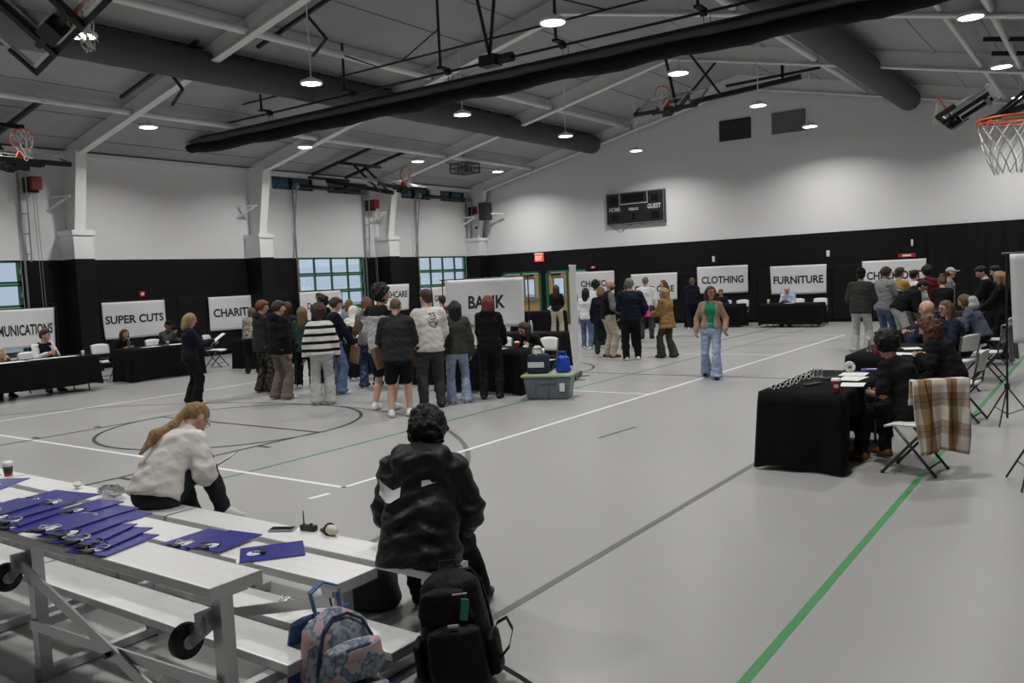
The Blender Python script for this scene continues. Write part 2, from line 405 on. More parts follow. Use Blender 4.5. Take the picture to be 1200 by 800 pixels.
# ------------------------------------------------------------------ sectional overhead doors in the left wall
RED_P = M('dark red plastic', (.20, .012, .015), .4)
def overhead_door(i, y0, y1):
    d = struct(thing('door_%d' % i, 'green framed glazed sectional overhead door in the left wall', None, (XL-.06, y0, 0)))
    W = y1-y0; rows = 5; cols = 4; rh = DH/rows
    pane = MB().box((-.006, .06, .055), (.006, W/cols-.06, rh-.055)).mesh('pane', GLASS)
    for r in range(rows):
        m = MB()
        m.box((-.025, 0, r*rh), (.025, W, r*rh+.065)); m.box((-.025, 0, (r+1)*rh-.06), (.025, W, (r+1)*rh-.004))
        for c in range(cols+1):
            y = min(max(c*W/cols, .05), W-.05); hw = .05 if c in (0, cols) else .035
            m.box((-.025, y-hw, r*rh), (.025, y+hw, (r+1)*rh-.004))
        s = m.build('door_section', GREEN, d)
        for c in range(cols):
            link('pane', pane, s, (0, c*W/cols, r*rh))
        MB().box((.025, .0, r*rh+rh*.4), (.06, .07, r*rh+rh*.62)).build('hinge', GALV, s); MB().box((.025, W-.07, r*rh+rh*.4), (.06, W, r*rh+rh*.62)).build('hinge', GALV, s)
    # high-lift tracks
    for y in (-.06, W+.06):
        m = MB(); m.bar((.12, y, 0), (.12, y, 5.3), .04, .05); m.bar((.14, y+(-.16 if y < 0 else .16), 2.9), (.42, y+(-.06 if y < 0 else .06), 5.3), .03, .03)
        for k in range(5):
            z = 3.1+k*.5; t = (z-2.9)/2.4
            m.bar((.12, y, z), (.14+.28*t, y+(-.16+.1*t if y < 0 else .16-.1*t), z), .025)
        m.build('lift_track', GALV, d)
    m = MB(); m.tube([(.3, -.15, 5.3), (.3, W+.15, 5.3)], .02, 8); m.build('torsion_shaft', GALV, d)
    for a, b in ((.15, W/2-.1), (W/2+.05, W-.25)):
        MB().tube([(.3, a, 5.3), (.3, b, 5.3)], .075, 12).build('torsion_spring', BLACK_M, d, smooth=True)
    for y in (-.05, W+.05):
        MB().tube([(.3, y-.04, 5.3), (.3, y+.04, 5.3)], .11, 14).build('cable_drum', GALV, d)
    op = MB().box((.16, W+.15, 4.62), (.42, W+.42, 5.0)).build('opener_box', BLACK_M, d)
    MB().box((.42, W+.18, 4.68), (.60, W+.42, 5.0)).build('opener_motor', RED_P, op)
    c = MB()
    for k in (0, .07): c.tube([(.4, W+.27+k, 4.62), (.4, W+.29+k, 1.1)], .008, 5)
    c.build('hand_chain', GALV, op)
for i, (a, b) in enumerate(ODOORS): overhead_door(i+1, a, b)

# ------------------------------------------------------------------ high windows
for i, (a, b) in enumerate(HWIN):
    wn = struct(MB().box((XL-.2, a, 5.2), (XL-.1, b, 5.225)).box((XL-.2, a, 5.595), (XL-.1, b, 5.62)).box((XL-.2, a, 5.2), (XL-.1, a+.03, 5.62)).box((XL-.2, b-.03, 5.2), (XL-.1, b, 5.62)).box((XL-.2, (a+b)/2-.03, 5.2), (XL-.08, (a+b)/2+.03, 5.62)).build('window_%d' % (i+1), BLACK_M), 'narrow high window with dark tinted panes under the eave')
    for c, d in ((a+.03, (a+b)/2-.03), ((a+b)/2+.03, b-.03)):
        MB().box((XL-.155, c, 5.225), (XL-.145, d, 5.595)).build('pane', TINT, wn)

# ------------------------------------------------------------------ wooden double doors in the end wall
WOOD = M('pale maple veneer', (.46, .29, .13), .5, bump=.1, bscale=30, stretch=(8, 8, 1), var=.12, vscale=6)
for i, (a, b) in enumerate(EDOORS):
    d = struct(thing('door_%d' % (4+i), 'maple double door with glass panels in a green steel frame', None, (a, YB, 0)))
    W = b-a
    MB().box((-.06, -.04, 0), (.05, .12, 2.15)).box((W-.05, -.04, 0), (W+.06, .12, 2.15)).box((-.06, -.04, 2.08), (W+.06, .12, 2.16)).box((W/2-.035, -.03, 0), (W/2+.035, .1, 2.1)).build('door_frame', GREEN, d)
    for k, (c, e) in enumerate(((.06, W/2-.045), (W/2+.045, W-.06))):
        px0, px1 = (c+.22, e-.12) if k == 0 else (c+.12, e-.22)
        m = MB()
        for q in rect_cells(c, e, .02, 2.07, [(px0, px1, 1.1, 1.85)]): m.box((q[0], .0, q[2]), (q[1], .05, q[3]))
        lf = m.build('door_leaf', WOOD, d)
        MB().box((px0, .015, 1.1), (px1, .035, 1.85)).build('pane', GLASS, lf)
        m = MB()
        for q in rect_cells(px0-.02, px1+.02, 1.08, 1.87, [(px0+.01, px1-.01, 1.11, 1.84)]): m.box((q[0], -.01, q[2]), (q[1], .0, q[3]))
        m.build('pane_bead', GREEN, lf)
        MB().box((c+.06, -.07, .98), (e-.06, -.035, 1.06)).box((c+.08, -.04, 1.0), (c+.12, .0, 1.04)).box((e-.12, -.04, 1.0), (e-.08, 0, 1.04)).build('push_bar', GALV, lf)
        MB().box((c+.1, -.05, 1.97), (e-.25, -.005, 2.03)).build('door_closer', BLACK_M, lf)

# ------------------------------------------------------------------ things on the walls
EXIT_M = M('lit exit sign face', (.9, .05, .03), .5, emit=1.2)
def exit_sign(x, z, lab):
    t = thing('exit_sign', lab, 'sign', (x, YB, z))
    MB().box((-.2, -.07, -.15), (.2, -.014, .13)).build('sign_box', EXIT_M, t)
    MB().box((-.2, -.075, .13), (.2, -.014, .2)).build('top_cover', STEEL_W, t)
    me = text_mesh('EXIT', .16, .3); me.materials.append(M('exit letters', (1, .62, .55), .5, emit=1.3))
    o = link('lettering', me, t, (0, -.0725, -.01)); o.rotation_euler.x = math.pi/2
exit_sign(-19.05, 2.7, 'lit red exit sign above the maple double doors')
def small_box(name, lab, cat, loc, sz, mat, extra=None):
    t = thing(name, lab, cat, loc)
    MB().box((-sz[0]/2, -sz[1], -sz[2]/2), (sz[0]/2, 0, sz[2]/2)).build('box', mat, t, bevel=.006)
    if extra: MB().box((-sz[0]/4, -sz[1]-.01, -sz[2]/4), (sz[0]/4, -sz[1], sz[2]/4)).build('lens', extra, t)
    return t
ALARM = M('red alarm enamel', (.5, .02, .02), .35)
small_box('fire_alarm', 'small red alarm box between the doors and the first end-wall banner', 'alarm', (-16.55, YB-.013, 2.2), (.2, .06, .1), ALARM, STEEL_W)
small_box('fire_alarm', 'small red alarm sign above the check out banner', 'alarm', (-5.3, YB-.065, 2.06), (.5, .05, .12), ALARM, STEEL_W)
small_box('wall_outlet', 'small white wall plate above the clothing banner', 'outlet', (-11.65, YB-.013, 2.27), (.1, .02, .2), STEEL_W, WHITE_WALL)
small_box('wall_outlet', 'small white wall plate above the furniture banner', 'outlet', (-7.7, YB-.013, 2.25), (.1, .02, .2), STEEL_W, WHITE_WALL)
small_box('wall_outlet', 'small white wall plate beside the black stage curtain', 'outlet', (-5.15, YB-.07, 2.45), (.06, .02, .2), STEEL_W, WHITE_WALL)
t = small_box('fire_alarm', 'red fire alarm strobe on black wall above the haircut booth banner', 'alarm', (XL+.013, 13.5, 1.97), (.15, .06, .15), ALARM, STEEL_W); t.rotation_euler.z = math.pi/2
# scoreboard
SB_W = M('scoreboard white print', (.62, .62, .60), .6)
t = thing('scoreboard', 'black basketball scoreboard with white HOME, PERIOD and GUEST lettering', 'scoreboard', (-14.62, YB, 4.34))
MB().box((-1.2, -.16, -.59), (1.2, -.01, .59)).build('cabinet', BLACK_M, t, bevel=.01)
m = MB()
for q in rect_cells(-1.19, 1.19, -.58, .58, [(-1.165, 1.165, -.555, .555)]): m.box((q[0], -.168, q[2]), (q[1], -.161, q[3]))
m.build('edge_trim', M('scoreboard trim', (.2, .2, .2), .4), t)
m = MB().box((-.63, -.168, .16), (-.61, -.161, .56)).box((.52, -.168, .16), (.54, -.161, .56)).box((-.63, -.168, .14), (.54, -.161, .165))
m.build('clock_outline', SB_W, t)
for s, x, z, h, wd in (('HOME', -.83, -.02, .16, .46), ('PERIOD', -.04, -.05, .10, .40), ('GUEST', .80, 0, .17, .54)):
    me = text_mesh(s, h, wd, bold=.02); me.materials.append(SB_W); o = link('lettering', me, t, (x, -.165, z)); o.rotation_euler.x = math.pi/2
for k, (x, z, wd, n) in enumerate(((-.83, .3, .3, 2), (-.05, .36, .85, 4), (.83, .3, .3, 2), (-.83, -.33, .3, 2), (-.05, -.32, .12, 1), (.83, -.33, .3, 2))):
    MB().box((x-wd/2, -.164, z-.13), (x+wd/2, -.1605, z+.13)).build('digit_window', M('digit window', (.004, .004, .004), .2), t)
MB().tube([(-1.1, -.03, -.6), (-.8, -.03, -.8), (-.65, -.03, -.86), (-.3, -.03, -.62)], .008, 5).build('cable', BLACK_M, t)
for x in (-.25, .2): MB().box((x-.04, -.1, -.65), (x+.04, -.03, -.59)).build('bracket', GALV, t)
# louvred grilles
def grille(x0, x1, z0, z1, mat, lab):
    t = thing('wall_grille', lab, 'grille', ((x0+x1)/2, YB, (z0+z1)/2)); w2, h2 = (x1-x0)/2, (z1-z0)/2
    m = MB()
    for q in rect_cells(-w2, w2, -h2, h2, [(-w2+.04, w2-.04, -h2+.04, h2-.04)]): m.box((q[0], -.04, q[2]), (q[1], -.005, q[3]))
    m.build('frame', mat, t); MB().box((-w2+.04, -.02, -h2+.04), (w2-.04, -.006, h2-.04)).build('backing', mat, t)
    sl = MB().bar((-w2+.04, -.028, 0), (w2-.04, -.028, 0), .02, .045).mesh('slat', mat)
    for k in range(11):
        link('slat', sl, t, (0, 0, -h2+.07+k*(2*h2-.14)/10)).rotation_euler.x = .5
grille(-11.3, -10.18, 6.33, 7.03, M('dark louvre', (.018, .018, .018), .5), 'black louvred vent grille high on the end wall')
grille(-9.46, -8.34, 6.33, 7.03, M('grey louvre', (.17, .17, .175), .5), 'grey louvred vent grille high on the end wall')
# loudspeaker on the corner bracket
t = thing('loudspeaker', 'black loudspeaker on a white bracket in the far corner', 'speaker', (-21.2, 28.25, 4.72))
MB().box((-.2, -.22, -.36), (.2, .2, .36)).build('cabinet', BLACK_M, t, bevel=.02); MB().box((-.18, -.235, -.33), (.18, -.22, .33)).build('grille', M('speaker cloth', (.02, .02, .02), .9, bump=.4, bscale=200), t)
MB().bar((.2, .1, -.1), (.62, .38, -.12), .05).build('bracket', STEEL_W, t); MB().bar((-.2, .1, -.1), (-.9, .2, -.1), .04).build('bracket', STEEL_W, t)
t = thing('security_camera', 'tiny dark dome camera below the corner loudspeaker', 'camera', (-21.6, 28.1, 4.08))
MB().ball((0, 0, 0), .06).build('dome', BLACK_M, t); MB().bar((0, 0, .02), (-.3, .25, .1), .03).build('arm', STEEL_W, t)
# ceiling cage with projector
t = thing('projector_cage', 'black wire cage holding equipment hung under the roof near the far corner', 'cage', (-19.3, 24.6, 5.98))
m = MB()
for x in (-.38, .38):
    for y in (-.38, .38): m.bar((x, y, -.17), (x, y, .17), .03)
for z in (-.17, 0, .17):
    for s in (-.38, .38): m.bar((-.38, s, z), (.38, s, z), .022); m.bar((s, -.38, z), (s, .38, z), .022)
for k in range(5):
    q = -.3+k*.15
    for s in (-.38, .38): m.bar((q, s, -.17), (q, s, .17), .014); m.bar((s, q, -.17), (s, q, .17), .014)
    m.bar((q, -.38, .17), (q, .38, .17), .014); m.bar((q, -.38, -.17), (q, .38, -.17), .014)
m.build('cage_bars', BLACK_M, t); MB().box((-.2, -.25, -.12), (.2, .2, .06)).build('equipment', M('grey plastic', (.25, .25, .25), .5), t, bevel=.01)
MB().tube([(0, 0, .17), (0, 0, roof_z(-19.3)-5.98)], .012, 6).build('hanger', BLACK_M, t)

# ------------------------------------------------------------------ fold-up dividing curtain along the half-way line
CY = 14.5
t = thing('divider_curtain', 'black and grey folded dividing curtain hung across the hall under the roof', 'curtain', (0, CY, 0))
x0, x1 = -20.9, .6
MB().box((x0, -.05, 6.14), (x1, .05, 6.2)).build('top_batten', BLACK_M, t)
def drape(z0, z1, th, name, mat, amp, seed, x0=x0):
    r = random.Random(seed); n = 90; vs_ = []; f = []; k = 8
    for i in range(n+1):
        u = i/n; x = x0+(x1-x0)*u
        sag = .05*math.sin(u*math.pi*9)**2+amp*r.uniform(-1, 1); e = .16*math.exp(-((u)/.05)**1.2)
        for j in range(k):
            a = 2*math.pi*j/k; vs_.append((x+r.uniform(-.03, .03), th*math.cos(a)*(1+.2*r.uniform(-1, 1)), (z0+z1)/2+e*.4+(z1-z0)/2*math.sin(a)*(1-.4*e)-(sag if math.sin(a) < -.5 else 0)))
    for i in range(n):
        for j in range(k): f.append((i*k+j, i*k+(j+1) % k, (i+1)*k+(j+1) % k, (i+1)*k+j))
    f += [tuple(range(k)), tuple(n*k+j for j in range(k-1, -1, -1))]
    o = MB().add(vs_, f).build(name, mat, t); sm(o); return o
drape(5.96, 6.15, .12, 'mesh_fold', GREY_F, .008, 3); drape(5.74, 6.0, .19, 'vinyl_fold', BLACK_F, .012, 5, x0-.08)
MB().tube([(-21.0, 0, 6.40), (x1, 0, 6.40)], .028, 8).build('drive_pipe', BLACK_M, t, smooth=True)
m = MB()
for a_, b_ in ((-20.3, -16.6), (-15.0, -5.7), (-4.6, x1)): MB().tube([(a_, -.25, 6.7 if a_ < -20 else 6.78), (b_, -.25, 6.7 if a_ < -20 else 6.78)], .022, 6).build('lower_chord', BLACK_M, t)
for k, x in enumerate((-17.6, -14.6, -11.7, -8.8, -5.9, -3.0)):
    m = MB()
    m.tube([(x, -.25, 6.45), (x, -.25, roof_z(x)-.02)], .03, 6)
    m.build('hanger_post', BLACK_M, t)
    if x > -17: MB().tube([(x, -.25, 7.25), (x+(-1.1 if k % 2 == 0 else 1.1), -.25, 6.78)], .016, 6).build('brace', BLACK_M, t)
for k, x in enumerate((-20.4, -17.6, -14.6, -11.7, -8.8, -5.9, -3.0)):
    m = MB(); m.tube([(x-.05, 0, 6.4), (x+.05, 0, 6.4)], .07, 10); m.tube([(x, 0, 6.4), (x, 0, 6.18)], .006, 5); m.tube([(x+.12, 0, 6.4), (x+.12, 0, 6.18)], .006, 5)
    m.box((x-.06, -.3, 6.42), (x+.06, .02, 6.47)); m.build('cable_drum', BLACK_M, t)
m = MB().box((-10.75, -.16, 6.3), (-10.35, .12, 6.52)); m.tube([(-10.35, 0, 6.41), (-10.0, 0, 6.41)], .1, 12); m.bar((-10.5, -.1, 6.5), (-10.9, -.1, roof_z(-10.9)), .05); m.bar((-10.5, -.1, 6.5), (-10.2, -.1, roof_z(-10.2)), .05)
m.build('hoist_motor', BLACK_M, t)
# roof rails near the curtain
for x0_, x1_, y, lab in ((-18.6, -15.6, 11.1, 'short black support rail under the left roof slope before the curtain'), (-15.3, -12.6, 12.4, 'black support rail under the roof left of the ridge')):
    o = thing('roof_rail', lab, 'rail', (0, y, 0))
    MB().bar((x0_, 0, roof_z(x0_)-.16), (x1_, 0, roof_z(x1_)-.16), .07).build('rail', BLACK_M, o)
    m = MB(); xm = x0_*.4+x1_*.6; m.bar((xm, 0, roof_z(xm)-.18), (xm+.5, .05, roof_z(xm)-.75), .05); m.bar((xm+.5, .05, roof_z(xm)-.75), (xm, .1, roof_z(xm)-1.0), .05); m.build('strut', BLACK_M, o)

# ------------------------------------------------------------------ basketball hoops
ORANGE = M('orange rim enamel', (.75, .11, .02), .4)
NET = M('white net cord', (.78, .78, .76), .8)
def hoop(label, c, wv, uv, nv, folded=True, struts=(), mat=CLEAR):
    """c: middle of the board's lower edge; wv width, uv up the board, nv out of its face"""
    c, wv, uv, nv = Vector(c), Vector(wv), Vector(uv), Vector(nv)
    t = thing('basketball_hoop', label, 'basketball hoop', c)
    W, Hh = .915, 1.07
    MB().obox(uv*Hh/2, wv*W, uv*Hh/2, nv*.008).build('backboard', mat, t)
    m = MB()
    for s in (-1, 1): m.obox(wv*s*(W-.02)+uv*Hh/2, wv*.03, uv*Hh/2, nv*.025)
    m.obox(uv*(Hh-.02), wv*W, uv*.03, nv*.025); m.obox(uv*.02, wv*W, uv*.03, nv*.025); m.build('board_frame', ALU, t)
    m = MB().obox(uv*-.03, wv*(W+.03), uv*.035, nv*.05)
    for s in (-1, 1): m.obox(wv*s*(W+.005)+uv*.16, wv*.03, uv*.2, nv*.05)
    m.build('edge_padding', M('black foam padding', (.012, .012, .012), .6), t, bevel=.01)
    m = MB()
    for (a, b) in (((-.3, .28), (.3, .28)), ((.3, .28), (.3, .73)), ((.3, .73), (-.3, .73)), ((-.3, .73), (-.3, .28))):
        m.bar(wv*a[0]+uv*a[1]+nv*.01, wv*b[0]+uv*b[1]+nv*.01, .05, .004, up=nv)
    m.build('target_square', LINE_W, t)
    rc = uv*.15+nv*.40
    r = MB().ring(rc, wv, nv, .228, .011, 28, 6); r.ring(rc+uv*(-.03), wv, nv, .228, .006, 28, 5); ro = r.build('rim', ORANGE, t, smooth=True)
    MB().prism([wv*-.12+uv*.17, wv*.12+uv*.17, wv*.06+uv*.17+nv*.19, wv*-.06+uv*.17+nv*.19], (0, 0, 0), uv*-.05).obox(uv*.11+nv*.02, wv*.09, uv*.08, nv*.02).build('rim_bracket', ORANGE, ro)
    # net: diamond mesh of cords
    m = MB(); N = 12; L = 5; g = Vector((0, 0, -1))
    rings = []
    for k in range(L+1):
        q = k/L; rad = .226*(1-q*.55+.08*math.sin(q*math.pi)); ps = []
        for i in range(N):
            a = 2*math.pi*(i+.5*(k % 2))/N; d = wv*math.cos(a)+nv*math.sin(a)
            if folded:
                p0 = rc+d*.226; tgt = rc-uv*.2+g*.36+Vector((math.cos(a*3), math.sin(a*5), math.cos(a*2)))*.07
                ps.append(p0.lerp(tgt, q*.9))
            else: ps.append(rc+d*rad+g*(.45*q))
        rings.append(ps)
    for k in range(L):
        for i in range(N):
            j = (i+1) % N if k % 2 else (i-1) % N
            m.tube([rings[k][i], rings[k+1][i]], .006, 4, cap=False); m.tube([rings[k][i], rings[k+1][j]], .006, 4, cap=False)
    m.build('net', NET, t)
    # mounting behind the board
    m = MB()
    for s in (-.35, .35): m.obox(wv*s+uv*.45-nv*.06, wv*.04, uv*.5, nv*.04)
    m.obox(uv*.15-nv*.1, wv*.4, uv*.04, nv*.04); m.obox(uv*.85-nv*.1, wv*.4, uv*.04, nv*.04); m.obox(uv*.15-nv*.12, wv*.13, uv*.12, nv*.1)
    m.build('mounting_frame', BLACK_M, t)
    for a, b, r in struts:
        MB().bar(Vector(a)-c, Vector(b)-c, r).build('support_bar', BLACK_M, t)
X, Y, Z = Vector((1, 0, 0)), Vector((0, 1, 0)), Vector((0, 0, 1))
def side_struts(s, xc, yc, zc):
    """s=-1 left wall, +1 right wall"""
    xo = -21.9 if s < 0 else .9; xi = -18.95 if s < 0 else -2.2; xb = xc+s*.6
    L = []
    for dy in (-.75, .75): L.append(((xo, yc+dy, roof_z(xo)-.2), (xi, yc+dy, roof_z(xi)-.3), .09))
    xm = (xo+xi)/2
    L += [((xm, yc-1.0, roof_z(xm)-.32), (xm, yc+1.0, roof_z(xm)-.32), .09), ((xo, yc-.1, roof_z(xo)-.35), (xb, yc, zc-.12), .13),
          ((xo, yc-.9, roof_z(xo)-.3), (xo, yc+.9, roof_z(xo)-.3), .09), ((xm, yc+.2, roof_z(xm)-.35), (xb+s*.3, yc+.2, zc-.08), .06), ((xm, yc-.25, roof_z(xm)-.35), (xb+s*.3, yc-.25, zc-.08), .06)]
    return L
hoop('folded basketball hoop by the left wall at the photo edge', (-18.4, 8.75, 4.82), Y, Vector((-.955, 0, .296)), Vector((.296, 0, .955)), True, side_struts(-1, -18.4, 8.75, 4.82))
hoop('folded basketball hoop by the left wall beyond the dividing curtain', (-18.4, 20.4, 4.97), Y, Vector((-.955, 0, .296)), Vector((.296, 0, .955)), True, side_struts(-1, -18.4, 20.4, 4.97))
hoop('folded basketball hoop hanging high by the right wall, seen edge on', (-3.0, 20.7, 4.85), Y, Vector((.87, 0, .49)), Vector((-.49, 0, .87)), True, side_struts(1, -3.0, 20.7, 4.85))
u = Vector((0, math.cos(.55), math.sin(.55))); nn = X.cross(u)
hoop('folded basketball hoop under the ridge near the end wall', (-10.2, 22.1, 6.38), X, u, nn, True,
     [((-10.2, 22.9, 6.5), (-9.0, 23.4, 7.9), .06), ((-10.2, 22.9, 6.5), (-10.4, 22.6, 8.1), .06), ((-9.0, 23.2, 6.75), (-9.6, 22.4, 7.9), .05), ((-10.0, 23.4, 6.72), (-6.9, 23.6, 6.95), .13), ((-9.0, 23.6, 7.05), (-6.4, 23.6, 7.1), .07), ((-7.4, 23.6, 7.0), (-7.4, 23.6, 7.7), .07)])
u = Vector((0, -math.cos(.8), math.sin(.8))); nn = (-X).cross(u); wt = Vector((math.cos(.28), 0, math.sin(.28))); u = (u-wt*u.dot(wt)).normalized(); nn = (-wt).cross(u)
hoop('folded glass basketball hoop under the roof at the near end', (-10.4, 5.6, 5.12), wt, u, nn, True,
     [((-11.0, 5.0, 5.75), (-11.3, 4.4, 8.2), .12), ((-10.2, 5.0, 5.9), (-10.2, 4.2, 8.3), .12)])
hoop('lowered basketball hoop with orange rim at the right photo edge', (-.34, 8.3, 2.9), Y, Z, -X, False,
     [((-.2, 7.9, 3.3), (1.4, 7.4, 3.6), .07), ((-.2, 8.7, 3.3), (1.4, 9.2, 3.6), .07), ((-.2, 8.3, 3.8), (1.4, 8.3, 4.4), .07)])

# ------------------------------------------------------------------ aluminium bleachers (two units end to end)
SEATS = ((.44, 3.18), (.61, 2.51), (.80, 1.87)); FOOTS = ((.17, 2.82), (.36, 2.21))
BX = -2.8
def bleacher(x1, L, label, wheels=True):
    t = thing('bleacher', label, 'bleacher', (x1-L/2, 2.65, 0), group='aluminium bleacher units')
    ox, oy = x1-L/2, 2.65
    def plank(name, z, y):
        m = MB().box((-L/2, y-oy, z-.045), (L/2, y-oy+.24, z)); o = m.build(name, ALU_TOP, t, bevel=.006)
        m = MB()
        for s in (-1, 1): m.box((s*L/2-.004, y-oy-.002, z-.05), (s*L/2+.004, y-oy+.242, z-.001))
        for s in (-1, 1): MB().box((s*L/2-.004, y-oy-.002, z-.05), (s*L/2+.004, y-oy+.242, z-.001)).build('end_cap', ALU, o)
    for z, y in SEATS: plank('seat_plank', z, y)
    for z, y in FOOTS: plank('foot_plank', z, y)
    for fx in (L/2-.10, -L/2+.75):
        for (z, y) in SEATS:
            MB().box((fx-.03, y-oy+.09, 0), (fx+.03, y-oy+.15, z-.045)).build('post', ALU, t)
            MB().box((fx-.035, y-oy+.02, z-.085), (fx+.035, y-oy+.22, z-.045)).build('seat_bracket', ALU, t)
        MB().box((fx-.025, 1.95-oy, .01), (fx+.025, 3.4-oy, .055)).build('floor_runner', ALU, t)
        MB().box((fx-.025, 1.95-oy, .27), (fx+.025, 2.6-oy, .315)).build('foot_rail', ALU, t)
        MB().box((fx-.025, 2.6-oy, .085), (fx+.025, 3.3-oy, .125)).build('foot_rail', ALU, t)
    a, b = L/2-.10, -L/2+.75
    MB().bar((b, 1.93-oy, .60), (a, 1.93-oy, .08), .012, .06).build('cross_brace', ALU, t)
    MB().bar((b, 1.945-oy, .30), (a, 1.945-oy, .36), .012, .05).build('cross_brace', ALU, t)
    MB().bar((b, 2.55-oy, .08), (a, 2.55-oy, .5), .012, .05).build('cross_brace', ALU, t)
    MB().tube([((a+b)/2, 1.90-oy, .325), ((a+b)/2, 1.96-oy, .325)], .014, 8).build('bolt', BLACK_M, t)
    if wheels:
        for fx in (a, b):
            wx = fx-.14
            c = MB(); c.tube([(wx-.02, 1.91-oy, .53), (wx+.02, 1.91-oy, .53)], .072, 22); wh = c.build('caster_wheel', M('black rubber', (.012, .012, .012), .6), t, bevel=.006)
            MB().tube([(wx-.028, 1.91-oy, .53), (wx+.028, 1.91-oy, .53)], .03, 14).build('hub', GALV, wh)
            MB().bar((wx+.026, 1.91-oy, .53), (fx-.0, 1.93-oy, .62), .006, .05).bar((wx-.026, 1.91-oy, .53), (fx-.03, 1.93-oy, .62), .006, .05).box((fx-.06, 1.90-oy, .58), (fx-.03, 1.98-oy, .66)).build('caster_fork', GALV, t)
    return t
bleacher(BX, 2.39, 'aluminium bleacher unit in the foreground with the seated person in black jacket')
bleacher(-5.21, 2.4, 'second aluminium bleacher unit, carrying the woman in white fleece')
bleacher(-7.63, 2.4, 'third aluminium bleacher unit, cut by the left photo edge')

# ------------------------------------------------------------------ blue folders with round white stickers and clips
BLUE = M('glossy royal blue card', (.025, .028, .27), .28, coat=.4)
STICK = M('white sticker', (.75, .75, .78), .5)
CLIP = M('black clip', (.02, .02, .02), .35)
fold_me = [MB().box((-.118, -.155, 0), (.118, .155, .004)).mesh('cover', BLUE)]
stick_me = MB().lathe([(.038, .0), (.038, .0008)], n=22).mesh('sticker', STICK)
edge_me = MB().box((-.114, -.150, -.003), (.114, .153, -.0002)).mesh('paper_block', M('paper white', (.72, .72, .70), .8))
clip_me = MB().box((-.035, -.012, .0), (.035, .012, .012)).tube([(-.03, -.01, .01), (-.02, -.05, .014), (.02, -.05, .014), (.03, -.01, .01)], .0035, 6).mesh('clip', CLIP)
lan_r = random.Random(5)
lan_mes = []
for q in range(4):
    pts = []
    for k in range(9):
        a = k/8*2*math.pi*.9; rr = .035+lan_r.uniform(-.012, .014); pts.append((rr*1.5*math.cos(a), -.10+rr*math.sin(a), .009+.008*abs(math.sin(3*a))))
    lan_mes.append(MB().tube(pts, .0035, 5).mesh('lanyard', CLIP if q % 2 else M('silver cord', (.5, .5, .5), .4, metal=.6), True))
FOLD = [  # x, y, z, rotation, label
 (-3.43, 2.66, .612, -38, 'blue folder turned askew, alone near the right end of the middle bench'),
 (-3.79, 2.64, .620, 8, 'blue folder with clear round sticker overlapping another on middle bench'),
 (-3.97, 2.61, .612, 2, 'blue folder partly under its neighbour, left of the askew one'),
 (-4.80, 2.63, .612, 6, 'blue folder at right end of middle bench group behind seated woman'),
 (-4.98, 2.65, .620, 4, 'second blue folder from right in middle bench group'),
 (-5.18, 2.67, .628, 8, 'third blue folder from right in middle bench group'),
 (-5.55, 2.72, .622, 12, 'fourth blue folder from right in middle bench group'),
 (-5.80, 2.70, .613, 8, 'blue folder at left end of middle bench group'),
 (-6.55, 2.75, .613, 30, 'blue folder on middle bench by left photo edge'),
 (-6.95, 2.72, .613, 20, 'farthest left blue folder on middle bench'),
 (-3.70, 2.00, .803, 14, 'lowest blue folder of the top bench pile, sticking out right'),
 (-3.79, 2.03, .812, 20, 'second blue folder from bottom of the top bench pile'),
 (-3.88, 2.01, .821, 24, 'third blue folder from bottom of the top bench pile'),
 (-3.99, 2.02, .830, 18, 'fourth blue folder from bottom of the top bench pile'),
 (-4.12, 2.00, .839, 12, 'topmost blue folder of the top bench pile, slanting left'),
 (-4.47, 2.00, .803, 10, 'lowest blue folder of the pile at left photo edge'),
 (-4.56, 2.03, .812, 16, 'middle blue folder of the pile at left photo edge'),
 (-4.66, 2.02, .821, 8, 'upper blue folder of the pile at left photo edge'),
 (-4.80, 2.04, .830, 14, 'topmost blue folder of the pile at left photo edge'),
]
for i, (x, y, z, r, lab) in enumerate(FOLD):
    t = thing('folder', lab, 'folder', (x, y, z+.003), math.radians(r), 'blue folders on the benches')
    link('cover', fold_me[0], t); link('paper_block', edge_me, t)
    link('sticker', stick_me, t, (0, -.085, .0042))
    if i != 0: link('clip', clip_me, t, (.0, -.145, .004)); link('lanyard', lan_mes[i % 4], t, (.01*(i % 3-1), 0, 0))
    else: link('clip', clip_me, t, (0, -.045, .004)); o = t.children[2]; o.location.y = -.02

# ------------------------------------------------------------------ small things on the benches
PAPER_W = M('paper cup white', (.80, .80, .79), .5)
def coffee_cup(x, y, z, lab, body=None, s=1, rzz=0):
    t = thing('coffee_cup', lab, 'cup', (x, y, z), rzz)
    body = body or PAPER_W
    o = MB().lathe([(.027*s, 0), (.029*s, .004), (.041*s, .105*s), (.041*s, .107*s)], n=20).build('cup_body', body, t, smooth=True)
    MB().lathe([(.030*s, .012*s), (.0345*s, .045*s)], n=20).build('sleeve', M('cup dark sleeve', (.03, .03, .03), .6) if body is PAPER_W else M('cup sleeve white', (.75, .75, .72), .6), t, smooth=True) if False else None
    MB().lathe([(.044*s, .104*s), (.044*s, .112*s), (.039*s, .118*s), (.037*s, .126*s), (0, .124*s)], n=20).build('lid', PAPER_W, t, smooth=True)
    return t
t = coffee_cup(-7.7, 3.30, .441, 'paper coffee cup with white lid and red base band on front bench')
MB().lathe([(.0324, .022), (.0398, .085)], n=20).build('sleeve', M('cup dark print', (.035, .035, .035), .6), t, smooth=True)
MB().lathe([(.0300, .002), (.0324, .022)], n=20).build('base_band', M('cup red band', (.55, .04, .03), .5), t, smooth=True)
t = thing('smartphone', 'black smartphone lying on the front bench', 'phone', (-4.18, 3.33, .4415), math.radians(28))
